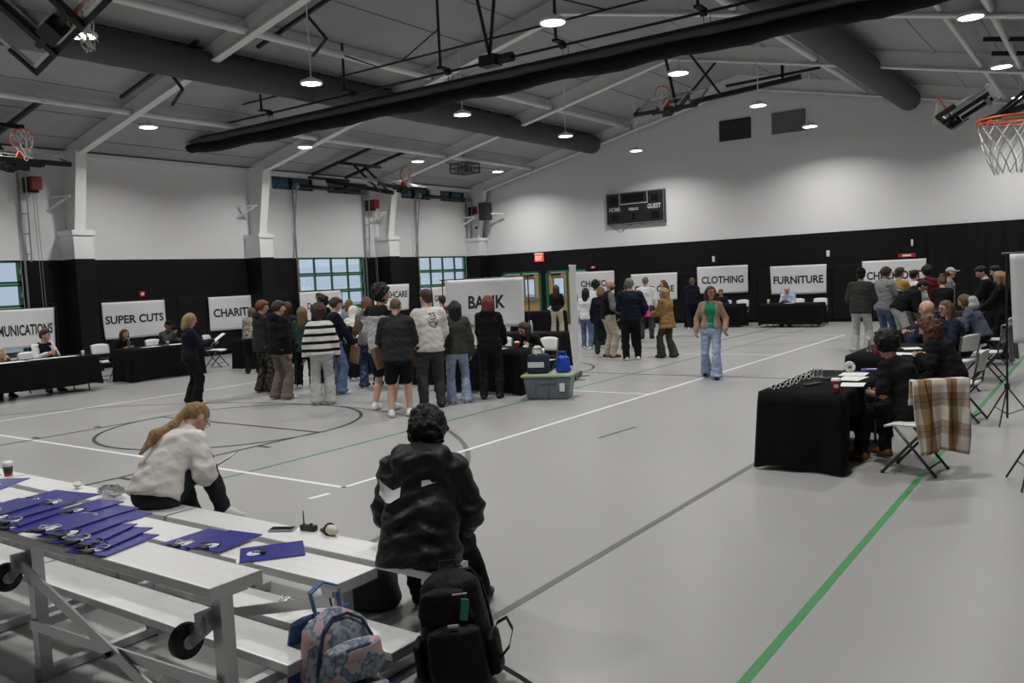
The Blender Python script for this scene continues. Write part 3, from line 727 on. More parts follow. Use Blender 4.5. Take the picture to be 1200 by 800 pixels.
MB().box((-.08, -.039, 0), (.08, .039, .011)).build('body', M('phone shell', (.35, .35, .36), .35), t, bevel=.003); MB().box((-.072, -.033, .011), (.072, .033, .012)).build('screen', M('phone glass', (.004, .004, .005), .08), t)
t = thing('walkie_talkie', 'black two-way radio with thin aerial on the front bench', 'radio', (-4.02, 3.40, .4415), math.radians(10))
MB().box((-.055, -.018, 0), (.055, .018, .035)).build('body', BLACK_M, t, bevel=.004); MB().tube([(-.035, 0, .03), (-.037, 0, .12)], [.005, .003], 6).build('aerial', BLACK_M, t); MB().tube([(.02, 0, .035), (.02, 0, .045)], .009, 8).build('knob', BLACK_M, t); MB().box((-.03, -.0195, .008), (.03, -.018, .026)).build('speaker_slots', M('radio grey', (.05, .05, .05), .6), t)
t = thing('handheld_scanner', 'cream handheld device with black strap at the far edge of front bench', 'device', (-3.82, 3.40, .4415), math.radians(-12))
MB().ball((0, 0, .03), .03, 14, 9, sc=(2.0, 1.1, 1)).build('shell', M('cream plastic', (.62, .58, .48), .4), t, smooth=True); MB().ring((-.025, 0, .03), (0, 1, 0), (0, 0, 1), .034, .006, 18, 6).build('strap', BLACK_M, t); MB().box((-.1, -.02, .004), (-.055, .02, .025)).build('grip', BLACK_M, t, bevel=.004)
# crumpled foil ball, plastic wraps
def crumple(name, lab, cat, loc, r, mat, sc=(1, 1, 1), seed=1, n=14, m_=10, amp=.3):
    rr = random.Random(seed); mb = MB().ball((0, 0, 0), r, n, m_, sc=sc); mb.v = [tuple(c*(1+rr.uniform(-amp, amp)) for c in v) for v in mb.v]
    zm = min(v[2] for v in mb.v); mb.v = [(v[0], v[1], v[2]-zm) for v in mb.v]
    o = mb.build(name, mat, loc=loc); return tag(o, lab, cat)
crumple('foil_ball', 'crumpled silver foil ball on the lower foot plank', 'wrapper', (-3.70, 2.93, .172), .034, M('crumpled foil', (.75, .75, .75), .25, metal=.7, bump=.6, bscale=60, var=.5, vscale=50), seed=4)
FILM = GLASS.copy(); FILM.name = 'clear film'
[n for n in FILM.node_tree.nodes if n.type == 'MIX_SHADER'][0].inputs[0].default_value = .45; [n for n in FILM.node_tree.nodes if n.type == 'BSDF_TRANSPARENT'][0].inputs[0].default_value = (.96, .96, .97, 1)
crumple('plastic_wrap', 'heap of crumpled clear plastic wrap on front bench behind folders', 'plastic wrap', (-6.05, 3.29, .442), .07, FILM, (2.0, 1, .55), 5, 22, 12, .35)
crumple('plastic_wrap', 'small crumpled clear wrap at far edge of front bench', 'plastic wrap', (-5.78, 3.36, .442), .04, FILM, (1.6, 1, .6), 6, 16, 10, .35)
crumple('paper_wad', 'small crumpled paper wad on the front bench near the blue folders', 'paper', (-6.62, 3.33, .442), .028, M('tissue white', (.72, .72, .70), .9), (1.4, 1, .8), 8)

# ------------------------------------------------------------------ backpacks
def rounded_bag(w_, d_, h_, e=2.6, n=28, m_=22, top=.78, seed=0, amp=.006, lean=0):
    """soft upright bag: superellipse sections that narrow and lean"""
    rr = random.Random(seed); mb = MB(); vs_ = []; f = []
    for i in range(m_+1):
        q = i/m_; z = h_*q
        k = (1-abs(2*q-1)**5*.0)*(1-(1-top)*q**2); e2 = min(1, q*9+.55)*min(1, (1-q)*7+.15)**.6
        for j in range(n):
            a = 2*math.pi*j/n; c, s = math.cos(a), math.sin(a)
            x = math.copysign(abs(c)**(2/e), c)*w_/2*k*e2; y = math.copysign(abs(s)**(2/e), s)*d_/2*k*e2
            o = amp*(math.sin(9*q+3*a)+math.sin(17*q-5*a)*.5)+rr.uniform(-amp, amp)*.4
            vs_.append((x*(1+o*3), y*(1+o*3)+lean*q, z))
    for i in range(m_):
        for j in range(n): f.append((i*n+j, i*n+(j+1) % n, (i+1)*n+(j+1) % n, (i+1)*n+j))
    f += [tuple(range(n-1, -1, -1)), tuple(m_*n+j for j in range(n))]
    return mb.add(vs_, f)
def strip(mb, pts, w_, th, side):
    """flat webbing along points"""
    pts = [Vector(p) for p in pts]; side = Vector(side).normalized(); vs_ = []; f = []
    for i, p in enumerate(pts):
        tg = (pts[min(i+1, len(pts)-1)]-pts[max(i-1, 0)]).normalized(); nrm = side.cross(tg).normalized()
        for a, b in ((-1, -1), (1, -1), (1, 1), (-1, 1)): vs_.append(p+side*a*w_/2+nrm*b*th/2)
    for i in range(len(pts)-1):
        for j in range(4): f.append((i*4+j, i*4+(j+1) % 4, (i+1)*4+(j+1) % 4, (i+1)*4+j))
    f += [(3, 2, 1, 0), tuple(4*(len(pts)-1)+j for j in range(4))]
    return mb.add(vs_, f)
def floral():
    m = bpy.data.materials.new('floral print canvas'); m.use_nodes = True; nt, b = nodes_of(m); b.inputs['Roughness'].default_value = .75
    tc = nt.nodes.new('ShaderNodeTexCoord'); v = nt.nodes.new('ShaderNodeTexVoronoi'); v.inputs['Scale'].default_value = 26; n = nt.nodes.new('ShaderNodeTexNoise'); n.inputs['Scale'].default_value = 14; n.inputs['Detail'].default_value = 3
    nt.links.new(tc.outputs['Object'], v.inputs['Vector']); nt.links.new(tc.outputs['Object'], n.inputs['Vector'])
    r1 = nt.nodes.new('ShaderNodeValToRGB'); e = r1.color_ramp.elements; e[0].position = .0; e[0].color = (.34, .17, .19, 1); e[1].position = 1; e[1].color = (.06, .10, .17, 1)
    for p, c in ((.38, (.42, .26, .28, 1)), (.44, (.36, .34, .36, 1)), (.49, (.05, .09, .13, 1)), (.57, (.28, .29, .36, 1)), (.68, (.06, .14, .11, 1))):
        k = e.new(p); k.color = c
    nt.links.new(n.outputs[0], r1.inputs[0])
    r2 = nt.nodes.new('ShaderNodeValToRGB'); e = r2.color_ramp.elements; e[0].position = .12; e[0].color = (0, 0, 0, 1); e[1].position = .2; e[1].color = (1, 1, 1, 1); nt.links.new(v.outputs['Distance'], r2.inputs[0])
    mx = nt.nodes.new('ShaderNodeMix'); mx.data_type = 'RGBA'; mx.inputs[6].default_value = (.12, .22, .36, 1); nt.links.new(r2.outputs[0], mx.inputs[0]); nt.links.new(r1.outputs[0], mx.inputs[7]); nt.links.new(mx.outputs[2], b.inputs['Base Color'])
    return m
FLORAL = floral(); DENIM_B = M('blue webbing', (.07, .12, .30), .7, bump=.2, bscale=80); NAVY_P = M('navy piping', (.02, .03, .08), .6)
t = thing('backpack', 'floral backpack in pink, blue and white with blue straps, by the bleacher end', 'backpack', (-2.70, 2.42, 0), math.radians(76)); t.scale = (1.2, 1.2, 1.2)
o = rounded_bag(.30, .20, .44, seed=2, top=.7, lean=.05).build('main_body', FLORAL, t, smooth=True)
o = rounded_bag(.25, .12, .20, seed=3, top=.85).build('front_pocket', FLORAL, t, smooth=True, loc=(0, -.11, .02))
MB().tube([(-.10, -.04, .17), (-.05, -.047, .185), (.05, -.047, .185), (.10, -.04, .17)], .006, 6).build('zip', NAVY_P, o)
o = rounded_bag(.24, .10, .13, seed=4, top=.8).build('upper_pocket', FLORAL, t, smooth=True, loc=(0, -.085, .235))
MB().tube([(-.085, -.105, .335), (-.04, -.12, .352), (.04, -.12, .352), (.085, -.105, .335)], .006, 6).build('zip', NAVY_P, t)
MB().tube([(-.118, -.035, .26), (-.105, -.035, .34), (-.075, -.02, .405), (-.03, .0, .432), (.03, .0, .432), (.075, -.02, .405), (.105, -.035, .34), (.118, -.035, .26)], .006, 6).build('zip', NAVY_P, t)
for s in (-1, 1):
    mb = MB(); strip(mb, [(s*.06, .10, .42), (s*.075, .17, .38), (s*.085, .20, .26), (s*.09, .19, .14), (s*.10, .12, .04)], .072, .014, (1, 0, 0)); mb.build('shoulder_strap', DENIM_B, t, bevel=.003)
mb = MB(); strip(mb, [(-.05, .09, .43), (-.055, .11, .50), (0, .12, .525), (.055, .11, .50), (.05, .09, .43)], .025, .006, (0, 1, 0)); mb.build('grab_handle', DENIM_B, t)
BAG_K = M('black nylon', (.0058, .0058, .0064), .6, bump=.6, bscale=16, spec=.18)
t = thing('backpack', 'bulging black backpack leaning on the bleacher end below seated person', 'backpack', (-2.56, 3.06, .0), math.radians(28)); t.rotation_euler.y = -.13
o = rounded_bag(.36, .25, .54, seed=7, top=.72, amp=.009, lean=.03).build('main_body', BAG_K, t, smooth=True)
o = rounded_bag(.28, .14, .30, seed=8, top=.85, amp=.008).build('front_pocket', BAG_K, t, smooth=True, loc=(.02, -.13, .03))
rounded_bag(.26, .10, .17, seed=9, top=.7).build('upper_pocket', BAG_K, t, smooth=True, loc=(-.01, -.095, .32))
for x in (-.18, .18): rounded_bag(.06, .16, .20, seed=10, top=.9).build('side_pocket', BAG_K, t, smooth=True, loc=(x, -.02, .04))
MB().box((-.018, -.158, .36), (.018, -.15, .46)).build('teal_tag', M('teal tag', (.01, .20, .17), .5), t).rotation_euler.y = .25
SILV = M('reflective silver', (.6, .6, .62), .3)
MB().box((-.035, -.005, -.003), (.035, 0, .003)).build('reflective_tab', SILV, t, loc=(.09, -.145, .47)); MB().box((-.025, -.005, -.006), (.025, 0, .006)).build('reflective_tab', SILV, t, loc=(.04, -.175, .335))
mb = MB(); strip(mb, [(.17, -.05, .18), (.22, -.06, .28), (.27, -.06, .30), (.29, -.06, .24), (.26, -.06, .16), (.20, -.05, .10)], .028, .004, (0, 1, .2)); mb.build('loose_strap', BAG_K, t)
mb = MB(); strip(mb, [(.16, -.05, .10), (.22, -.08, .07), (.30, -.12, .03), (.36, -.17, .008), (.42, -.2, .006)], .028, .004, (.4, 1, 0)); mb.build('loose_strap', BAG_K, t)
MB().box((.40, -.225, .002), (.45, -.18, .014)).build('buckle', BLACK_M, t).rotation_euler.z = 0
mb = MB(); strip(mb, [(-.05, .06, .52), (-.04, .07, .565), (.04, .07, .565), (.05, .06, .52)], .025, .006, (0, 1, 0)); mb.build('grab_handle', BAG_K, t)
for s in (-1, 1):
    mb = MB(); strip(mb, [(s*.07, .12, .50), (s*.10, .18, .42), (s*.11, .20, .28), (s*.13, .15, .12)], .06, .014, (1, 0, 0)); mb.build('shoulder_strap', BAG_K, t)
t = tag(rounded_bag(.32, .24, .36, seed=13, top=.8, amp=.012).build('duffel_bag', M('dark slate canvas', (.020, .026, .034), .8, bump=.3, bscale=12), smooth=True, loc=(-3.62, 3.52, 0), rz=.5), 'dark slate soft bag standing under the front bench', 'bag')

# ------------------------------------------------------------------ tables under black cloths
CLOTH = M('black tablecloth', (.0055, .0055, .006), .8, spec=.12, bump=.25, bscale=9)
TOPM = M('table top plastic', (.55, .55, .53), .5)
def cloth_mesh(L, W, H=.742, drop=.70, seed=0, opn=0):
    r = random.Random(seed); mb = MB(); n = 120; hl, hw = L/2, W/2; per = 2*(L+W)
    rows = 7; ring = []
    ph = [r.uniform(0, 6.28) for _ in range(6)]
    for k in range(rows+1):
        q = k/rows; pts = []
        for i in range(n):
            s = per*i/n; 
            if s < L: x, y, nx, ny = -hl+s, -hw, 0, -1
            elif s < L+W: x, y, nx, ny = hl, -hw+s-L, 1, 0
            elif s < 2*L+W: x, y, nx, ny = hl-(s-L-W), hw, 0, 1
            else: x, y, nx, ny = -hl, hw-(s-2*L-W), -1, 0
            dc = min(math.hypot(abs(x)-hl, abs(y)-hw), .5)
            cor = math.exp(-(dc/.09)**2)
            wv = .018*math.sin(s*11+ph[0])+.014*math.sin(s*19+ph[1])+.01*math.sin(s*5+ph[2])
            off = q*(.014+wv*.8)+cor*.04*q
            if cor > .05:
                l = math.hypot(x, y); cx, cy = math.copysign(1, x), math.copysign(1, y)
                dx, dy = nx*(1-cor)+cx*cor*.7, ny*(1-cor)+cy*cor*.7
            else: dx, dy = nx, ny
            dr = drop if not (ny == opn and opn) else drop*.36+drop*.64*math.exp(-(dc/.12)**2)
            z = H-dr*q-(.04*cor*q)+(.012*math.sin(s*3+ph[3]))*q
            if q == 0: z = H
            pts.append((x+dx*(off+.006*min(1, q*8)), y+dy*(off+.006*min(1, q*8)), max(z, .004)))
        ring.append(pts)
    vs_ = [p for k in ring for p in k]; f = []
    for k in range(rows):
        for i in range(n): f.append((k*n+i, (k+1)*n+i, (k+1)*n+(i+1) % n, k*n+(i+1) % n))
    f.append(tuple(range(n)))
    return mb.add(vs_, f)
def table(cx, cy, L, W, rz, lab, clab, drop=.70, seed=0, opn=1):
    if cx > -4: opn = -1
    t = thing('folding_table', lab, 'table', (cx, cy, 0), rz, 'folding tables at the booths')
    MB().box((-L/2+.01, -W/2+.01, .70), (L/2-.01, W/2-.01, .738)).build('tabletop', TOPM, t)
    for sx in (-1, 1):
        for sy in (-1, 1): MB().tube([(sx*(L/2-.25), sy*(W/2-.09), .7), (sx*(L/2-.2), sy*(W/2-.07), 0)], .014, 8).build('leg', BLACK_M, t)
        MB().tube([(sx*(L/2-.22), -W/2+.08, .25), (sx*(L/2-.22), W/2-.08, .25)], .01, 6).build('cross_bar', BLACK_M, t)
    o = cloth_mesh(L, W, drop=drop, seed=seed, opn=opn).build('tablecloth', CLOTH, loc=(cx, cy, 0), rz=rz, smooth=True)
    tag(o, clab, 'tablecloth', 'black tablecloths')
H2 = math.pi/2
table(-2.38, 8.75, 1.83, .76, H2, 'folding table at right, nearest the camera, with sunglasses and red cup', 'black cloth on the nearest right-hand table', seed=1, drop=.69)
table(-2.42, 12.1, 1.83, .76, H2, 'second right-hand folding table, with blue tumbler', 'black cloth on the table with the blue tumbler', seed=2)
table(-2.62, 16.2, 1.83, .76, H2, 'third right-hand folding table, before the bald man', 'black cloth on the third right-hand table', seed=3)
table(-2.75, 20.4, 1.83, .76, H2, 'farthest right-hand folding table behind the check out crowd', 'black cloth on the farthest right-hand table', seed=4)
table(-8.85, 11.68, 1.83, .76, 0, 'folding table of the bank booth', 'black cloth on the bank booth table', seed=5)
table(-10.45, 15.1, 1.83, .76, 0, 'folding table standing behind the bank banner', 'black cloth on the table behind the bank banner', seed=6, drop=.72)
table(-17.75, 8.35, 2.1, .76, H2, 'folding table at left photo edge before the communications banner', 'black cloth on the communications table', seed=7, drop=.58)
table(-18.2, 11.3, 1.83, .76, H2, 'folding table before the haircut booth banner', 'black cloth on the haircut booth table', seed=8, drop=.72)
table(-17.6, 13.9, 1.5, .7, H2, 'folding table before the charity banner', 'black cloth on the charity table', seed=9, drop=.72)
table(-8.25, 26.75, 1.83, .76, 0, 'folding table of the furniture booth', 'black cloth on the furniture booth table', seed=10, drop=.64)
table(-10.85, 26.95, 1.83, .76, 0, 'folding table before the clothing banner', 'black cloth on the clothing booth table', seed=11, drop=.70)
table(-13.9, 26.3, 1.83, .76, 0, 'folding table before the child care banner', 'black cloth on the child care table', seed=12, drop=.72)
table(-16.3, 24.5, 1.83, .76, 0, 'folding table before the chance banner', 'black cloth on the chance table', seed=13, drop=.72)
table(-13.4, 13.4, 1.83, .76, H2, 'folding table amid the crowd left of the bank booth', 'black cloth on the table amid the left crowd', seed=14, drop=.72)
table(-10.75, 12.25, 1.5, .7, 0, 'folding table hidden behind the shorts-wearing visitors', 'black cloth on the table behind the shorts-wearing visitors', seed=15, drop=.72)

# ------------------------------------------------------------------ white folding chairs
CH_W = M('white chair plastic', (.78, .78, .77), .4); CH_L = M('dark chair steel', (.035, .036, .038), .4)
def panel(pts, th, nrm):
    """curved sheet: grid rows of points, thickened along nrm"""
    R, C = len(pts), len(pts[0]); nv = Vector(nrm)*th; vs_ = [Vector(p) for r in pts for p in r]; vs_ += [p+nv for p in vs_]; o = R*C; f = []
    for i in range(R-1):
        for j in range(C-1):
            a = i*C+j; f += [(a, a+1, a+C+1, a+C), (o+a, o+a+C, o+a+C+1, o+a+1)]
    for j in range(C-1): f += [(j, o+j, o+j+1, j+1), ((R-1)*C+j, (R-1)*C+j+1, o+(R-1)*C+j+1, o+(R-1)*C+j)]
    for i in range(R-1): f += [(i*C, (i+1)*C, o+(i+1)*C, o+i*C), (i*C+C-1, o+i*C+C-1, o+(i+1)*C+C-1, (i+1)*C+C-1)]
    return MB().add(vs_, f)
def make_chair_meshes():
    seat = panel([[(-.2+.4*j/6, -.19+.38*i/5, .445+.012*abs(j-3)/3-(.02 if i == 5 else 0)) for j in range(7)] for i in range(6)], .022, (0, 0, -1)).mesh('seat', CH_W, True)
    back = panel([[(-.21+.42*j/8, -.235-.05*i/5+.035*(abs(j-4)/4)**2, .60+.24*i/5-.03*(abs(j-4)/4)**3*(1 if i == 5 else 0)) for j in range(9)] for i in range(6)], .02, (0, -1, 0)).mesh('backrest', CH_W, True)
    fl_ = MB().tube([(0, -.25, .82), (0, -.19, .45), (0, .20, .01)], .013, 8).mesh('leg', CH_L, True)
    rl = MB().tube([(0, .10, .43), (0, -.24, .01)], .013, 8).mesh('leg', CH_L, True)
    cb = MB().tube([(-.21, 0, 0), (.21, 0, 0)], .009, 6).mesh('crossbar', CH_L, True)
    ft = MB().tube([(0, -.012, .012), (0, .012, .012)], .017, 8).mesh('foot_cap', M('black rubber', (.012, .012, .012), .6))
    return seat, back, fl_, rl, cb, ft
CM = make_chair_meshes()
def chair(x, y, face, lab):
    t = thing('folding_chair', lab, 'chair', (x, y, 0), math.radians(face), 'white folding chairs')
    link('seat', CM[0], t); link('backrest', CM[1], t)
    for s in (-1, 1):
        a = link('leg', CM[2], t, (s*.222, 0, 0)); link('foot_cap', CM[5], a, (0, .20, 0)); b = link('leg', CM[3], t, (s*.195, 0, 0)); link('foot_cap', CM[5], b, (0, -.24, 0))
    link('crossbar', CM[4], t, (0, .115, .10)); link('crossbar', CM[4], t, (0, -.19, .075)); link('crossbar', CM[4], t, (0, -.2, .5))
    return t
chair(-1.50, 8.32, 84, 'white folding chair with a plaid coat over its back, at nearest right table')
chair(-1.50, 11.2, 84, 'white folding chair second from the camera on the right')
chair(-1.62, 14.9, 86, 'white folding chair draped with a grey coat')
chair(-1.88, 13.55, 66, 'white folding chair of the bald man')
chair(-1.75, 17.2, 84, 'white folding chair farthest along the right row')
chair(-8.35, 12.55, 172, 'white folding chair of the seated woman at the bank booth')
chair(-9.35, 12.55, 178, 'white folding chair at the left of the bank booth table')
chair(-18.9, 13.35, -60, 'empty white folding chair between haircut booth and charity booths')
chair(-19.25, 10.6, -90, 'white folding chair of the woman at the haircut booth table')
chair(-19.2, 11.95, -85, 'white folding chair of the second person at the haircut booth table')
chair(-18.75, 7.75, -90, 'white folding chair of the woman in beige at left photo edge')
chair(-18.75, 8.75, -90, 'white folding chair of the man in vest at the left')
chair(-8.4, 27.6, 180, 'white folding chair of the bald man at the furniture booth')
chair(-7.7, 27.65, 180, 'empty white folding chair at the furniture booth')
chair(-10.9, 27.75, 180, 'white folding chair of the person at the clothing booth')
chair(-10.3, 27.75, 180, 'empty white folding chair at the clothing booth')

# ------------------------------------------------------------------ printed vinyl banners
VINYL = M('white vinyl', (.74, .74, .76), .45, bump=.12, bscale=3)
def banner_mesh(Wd, Hd, seed):
    r = random.Random(seed); ph = [r.uniform(0, 6) for _ in range(5)]; C, R = 28, 14; vs_ = []; f = []
    def surf(u, v):
        sag = .022*math.sin(math.pi*u)*(1-v)
        pinch = .03*(1-v)*(1-2*abs(u-.5)) 
        x = (u-.5)*Wd*(1-.035*(1-v)*abs(2*u-1)); z = (v-1)*Hd-sag*(1 if v > .97 else .6)
        y = .018*math.sin(5*u+ph[0]+2.5*v)*(1-v*.6)+.012*math.sin(11*u*(1-.4*v)+ph[1])*(.3+v*.5)+.014*math.sin(3*v+4*u+ph[2])
        return Vector((x, y, z))
    for i in range(R+1):
        for j in range(C+1): vs_.append(surf(j/C, i/R))
    for i in range(R):
        for j in range(C): a = i*(C+1)+j; f.append((a, a+1, a+C+2, a+C+1))
    return MB().add(vs_, f), surf
def banner(text, lab, loc, rz, Wd=1.88, Hd=.95, seed=0, th=.20, tw=None, tz=.5, stand=None, tx=0):
    t = thing('banner', lab, 'banner', loc, rz, 'white booth banners')
    mb, surf = banner_mesh(Wd, Hd, seed); o = mb.build('vinyl_sheet', VINYL, t, smooth=True)
    sd = o.modifiers.new('thickness', 'SOLIDIFY'); sd.thickness = .003; sd.offset = 1
    if text:
        me = text_mesh(text, th, tw or Wd*.86, bold=.03)
        bm = bmesh.new(); bm.from_mesh(me); bmesh.ops.triangulate(bm, faces=bm.faces)
        for _ in range(2):
            ed = [e for e in bm.edges if e.calc_length() > .06]
            if ed: bmesh.ops.subdivide_edges(bm, edges=ed, cuts=1); bmesh.ops.triangulate(bm, faces=bm.faces)
        for v in bm.verts:
            u = (v.co.x+tx)/Wd+.5; w_ = tz+v.co.y/Hd; p = surf(u, w_); v.co = (p.x, p.y-.0055, p.z)
        bm.to_mesh(me); bm.free(); me.materials.append(INK); link('lettering', me, t)
    for s in (-1, 1): MB().ring((s*(Wd/2-.025), 0, -.02), (1, 0, 0), (0, 0, 1), .012, .004, 12, 5).build('grommet', GALV, t)
    return t
def stand(lab, loc, rz, Wd, Ht):
    t = thing('banner_stand', lab, 'stand', loc, rz, 'black tripod banner stands')
    for s in (-1, 1):
        p = MB().tube([(s*Wd/2, .02, .06), (s*Wd/2, .02, Ht)], .012, 8).build('pole', BLACK_M, t)
        for k in range(3):
            a = k*2.094+.4; MB().tube([(s*Wd/2, .02, .42), (s*Wd/2+.30*math.cos(a), .02+.30*math.sin(a), .005)], .009, 6).build('tripod_leg', BLACK_M, t)
            MB().tube([(s*Wd/2, .02, .10), (s*Wd/2+.18*math.cos(a), .02+.18*math.sin(a), .17)], .006, 6).build('tripod_brace', BLACK_M, t)
        MB().box((s*Wd/2-.025, -.005, .40), (s*Wd/2+.025, .045, .46)).build('clamp', BLACK_M, t)
    MB().tube([(-Wd/2-.05, .02, Ht), (Wd/2+.05, .02, Ht)], .011, 8).build('crossbar', BLACK_M, t)
    return t
xl = XL+.12
LW = math.pi/2
banner('COMMUNICATIONS', 'white communications banner at left photo edge', (xl+.25, 9.93, 1.73), LW, seed=1, th=.27, tw=1.78, tz=.46)
banner('SUPER CUTS', 'white haircut booth banner with two words on the left wall', (xl, 13.2, 1.78), LW, seed=2, Hd=1.0, th=.23, tw=1.74, tz=.52)
banner('CHARITY', 'white banner reading CHARITY on the left wall', (xl, 16.5, 1.78), LW, seed=3, Hd=1.02, th=.26, tw=1.5, tz=.52, tx=-.05)
banner('D', 'white banner hung before the middle overhead door, mostly hidden by the crowd', (xl+.2, 19.85, 1.79), LW, seed=4, Hd=1.25, th=.22, tw=.17, tz=.62, tx=-.55)
banner('HEALTHCARE', 'white healthcare banner between two overhead doors behind tall visitor', (-21.45, 22.65, 1.90), LW, seed=5, th=.24, tw=1.7, tz=.62)
banner('GROCERIES', 'white banner before the far overhead door, left of the bank banner', (-21.24, 25.6, 1.72), LW, seed=6, th=.24, tw=1.7, tz=.55)
stand('black stand carrying the communications banner', (xl+.25, 9.93, 0), LW, 2.0, 1.74)
stand('black stand before the middle overhead door', (xl+.2, 19.85, 0), LW, 2.0, 1.80)
stand('black stand carrying the healthcare banner', (-21.45, 22.65, 0), LW, 2.0, 1.91)
stand('black stand carrying the groceries banner', (-21.3, 25.6, 0), LW, 2.0, 1.73)
banner('BANK', 'white banner reading BANK on a stand behind the bank booth', (-10.05, 13.2, 1.94), .03, seed=7, Hd=.93, th=.25, tw=.86, tz=.52, tx=.06)
stand('black stand carrying the bank banner', (-10.05, 13.2, 0), .03, 2.05, 1.95)
yb = YB-.13
banner('CHANCE', 'white banner reading CHANCE beside the maple doors', (-16.45, yb, 2.04), 0, seed=8, Hd=1.05, Wd=1.7, th=.24, tw=1.3, tz=.56)
banner('CHILD CARE', 'white banner reading CHILD CARE on the end wall', (-13.95, yb, 1.86), 0, seed=9, Hd=.98, th=.24, tw=1.62, tz=.42)
banner('CLOTHING', 'white banner reading CLOTHING on the end wall', (-11.3, yb, 2.01), 0, seed=10, th=.26, tw=1.55, tz=.5)
banner('FURNITURE', 'white banner reading FURNITURE on the end wall', (-8.66, yb, 1.91), 0, seed=11, th=.26, tw=1.68, tz=.5)
banner('CHECK OUT', 'white banner reading CHECK OUT on the end wall', (-5.68, yb, 1.94), 0, seed=12, th=.26, tw=1.62, tz=.5)
# two banners at the right photo edge, seen from behind
BACKM = M('white vinyl back', (.60, .60, .59), .6, bump=.1, bscale=3)
stand('black tripod stand at the right photo edge beside the chairs', (.02, 11.03, 0), -.05, 2.05, 1.94)
t = banner(None, 'white banner seen from behind at the right photo edge', (-.02, 11.0, 1.93), -.05, Wd=1.9, Hd=1.0, seed=13)
stand('nearest black tripod stand, cut by the right photo edge', (.26, 8.05, 0), -.1, 1.62, 1.60)
t = banner(None, 'white banner nearest the camera at the right photo edge, seen from behind', (.24, 7.97, 1.58), -.1, Wd=1.66, Hd=1.15, seed=14)
# slim white roll-up banner standing edge on
t = thing('rollup_banner', 'tall slim white banner stand seen almost edge on, right of the bin', 'banner', (-8.22, 13.56, 0), math.radians(113))
MB().box((-.4, -.004, .08), (.4, .004, 2.10)).build('sheet', VINYL, t); MB().box((-.4, -.012, 2.09), (.4, .012, 2.12)).build('top_rail', STEEL_W, t); MB().box((-.43, -.045, .02), (.43, .045, .09)).build('base_case', BLACK_M, t)
for x in (-.3, .3): MB().bar((x, -.2, .012), (x, .2, .012), .04, .015).build('foot', GALV, t)
MB().tube([(0, .03, .08), (0, .03, 2.1)], .01, 6).build('support_pole', GALV, t)

# ------------------------------------------------------------------ storage bin with bags
BIN = M('grey bin plastic', (.12, .145, .17), .4); LIDM = M('pale green bin lid', (.30, .40, .24), .45)
t = thing('storage_bin', 'grey plastic storage bin with pale green lid beside the bank booth', 'bin', (-7.33, 11.25, 0), math.radians(22))
m = MB(); n = 4
vs_ = [(-.33, -.21, 0), (.33, -.21, 0), (.33, .21, 0), (-.33, .21, 0), (-.38, -.25, .36), (.38, -.25, .36), (.38, .25, .36), (-.38, .25, .36)]
m.add(vs_, [(0, 3, 2, 1), (4, 5, 6, 7), (0, 1, 5, 4), (1, 2, 6, 5), (2, 3, 7, 6), (3, 0, 4, 7)]).build('body', BIN, t, bevel=.025)
MB().box((-.41, -.275, .355), (.41, .275, .395)).build('lid', LIDM, t, bevel=.012)
MB().box((-.14, -.262, .26), (.14, -.235, .30)).build('handle_lip', BIN, t); MB().box((.2, -.2475, .13), (.28, -.236, .26)).build('paper_label', STICK, t)
for x in (-.2, .0): MB().box((x-.012, -.25, .03), (x+.012, -.222, .33)).build('rib', BIN, t)
TOTE = M('navy tote fabric', (.012, .014, .045), .7, bump=.2, bscale=15)
t = thing('tote_bag', 'navy tote bag with white lettering, stuffed with paper, on the bin', 'bag', (-7.50, 11.2, .397), math.radians(20))
rounded_bag(.38, .22, .33, seed=21, top=.85, e=3.5).build('bag_body', TOTE, t, smooth=True)
MB().box((-.14, -.122, .10), (.12, -.112, .185)).build('printed_patch', M('print white', (.6, .62, .66), .6), t)
for s in (-1, 1): MB().tube([(-.09, s*.07, .32), (-.07, s*.08, .40), (.07, s*.08, .40), (.09, s*.07, .32)], .009, 6).build('handle', TOTE, t)
rr = random.Random(3); mb = MB().ball((0, 0, .33), .10, 12, 9, sc=(1.2, .8, .8)); mb.v = [tuple(c*(1+rr.uniform(-.12, .12)) for c in v) for v in mb.v]; mb.build('tissue_paper', M('tissue white', (.72, .72, .70), .9), t)
t = thing('carrier_bag', 'bright blue plastic carrier bag leaning on the navy tote', 'bag', (-7.15, 11.38, .397), math.radians(15))
rounded_bag(.24, .16, .27, seed=22, top=.75, amp=.02).build('bag_body', M('bright blue plastic', (.01, .05, .42), .35, bump=.5, bscale=14), t, smooth=True)
for s in (-1, 1): MB().tube([(-.05, s*.04, .25), (-.06, s*.05, .33), (.03, s*.05, .33), (.05, s*.04, .25)], .010, 6).build('handle', M('bright blue plastic', (.01, .05, .42), .35), t)

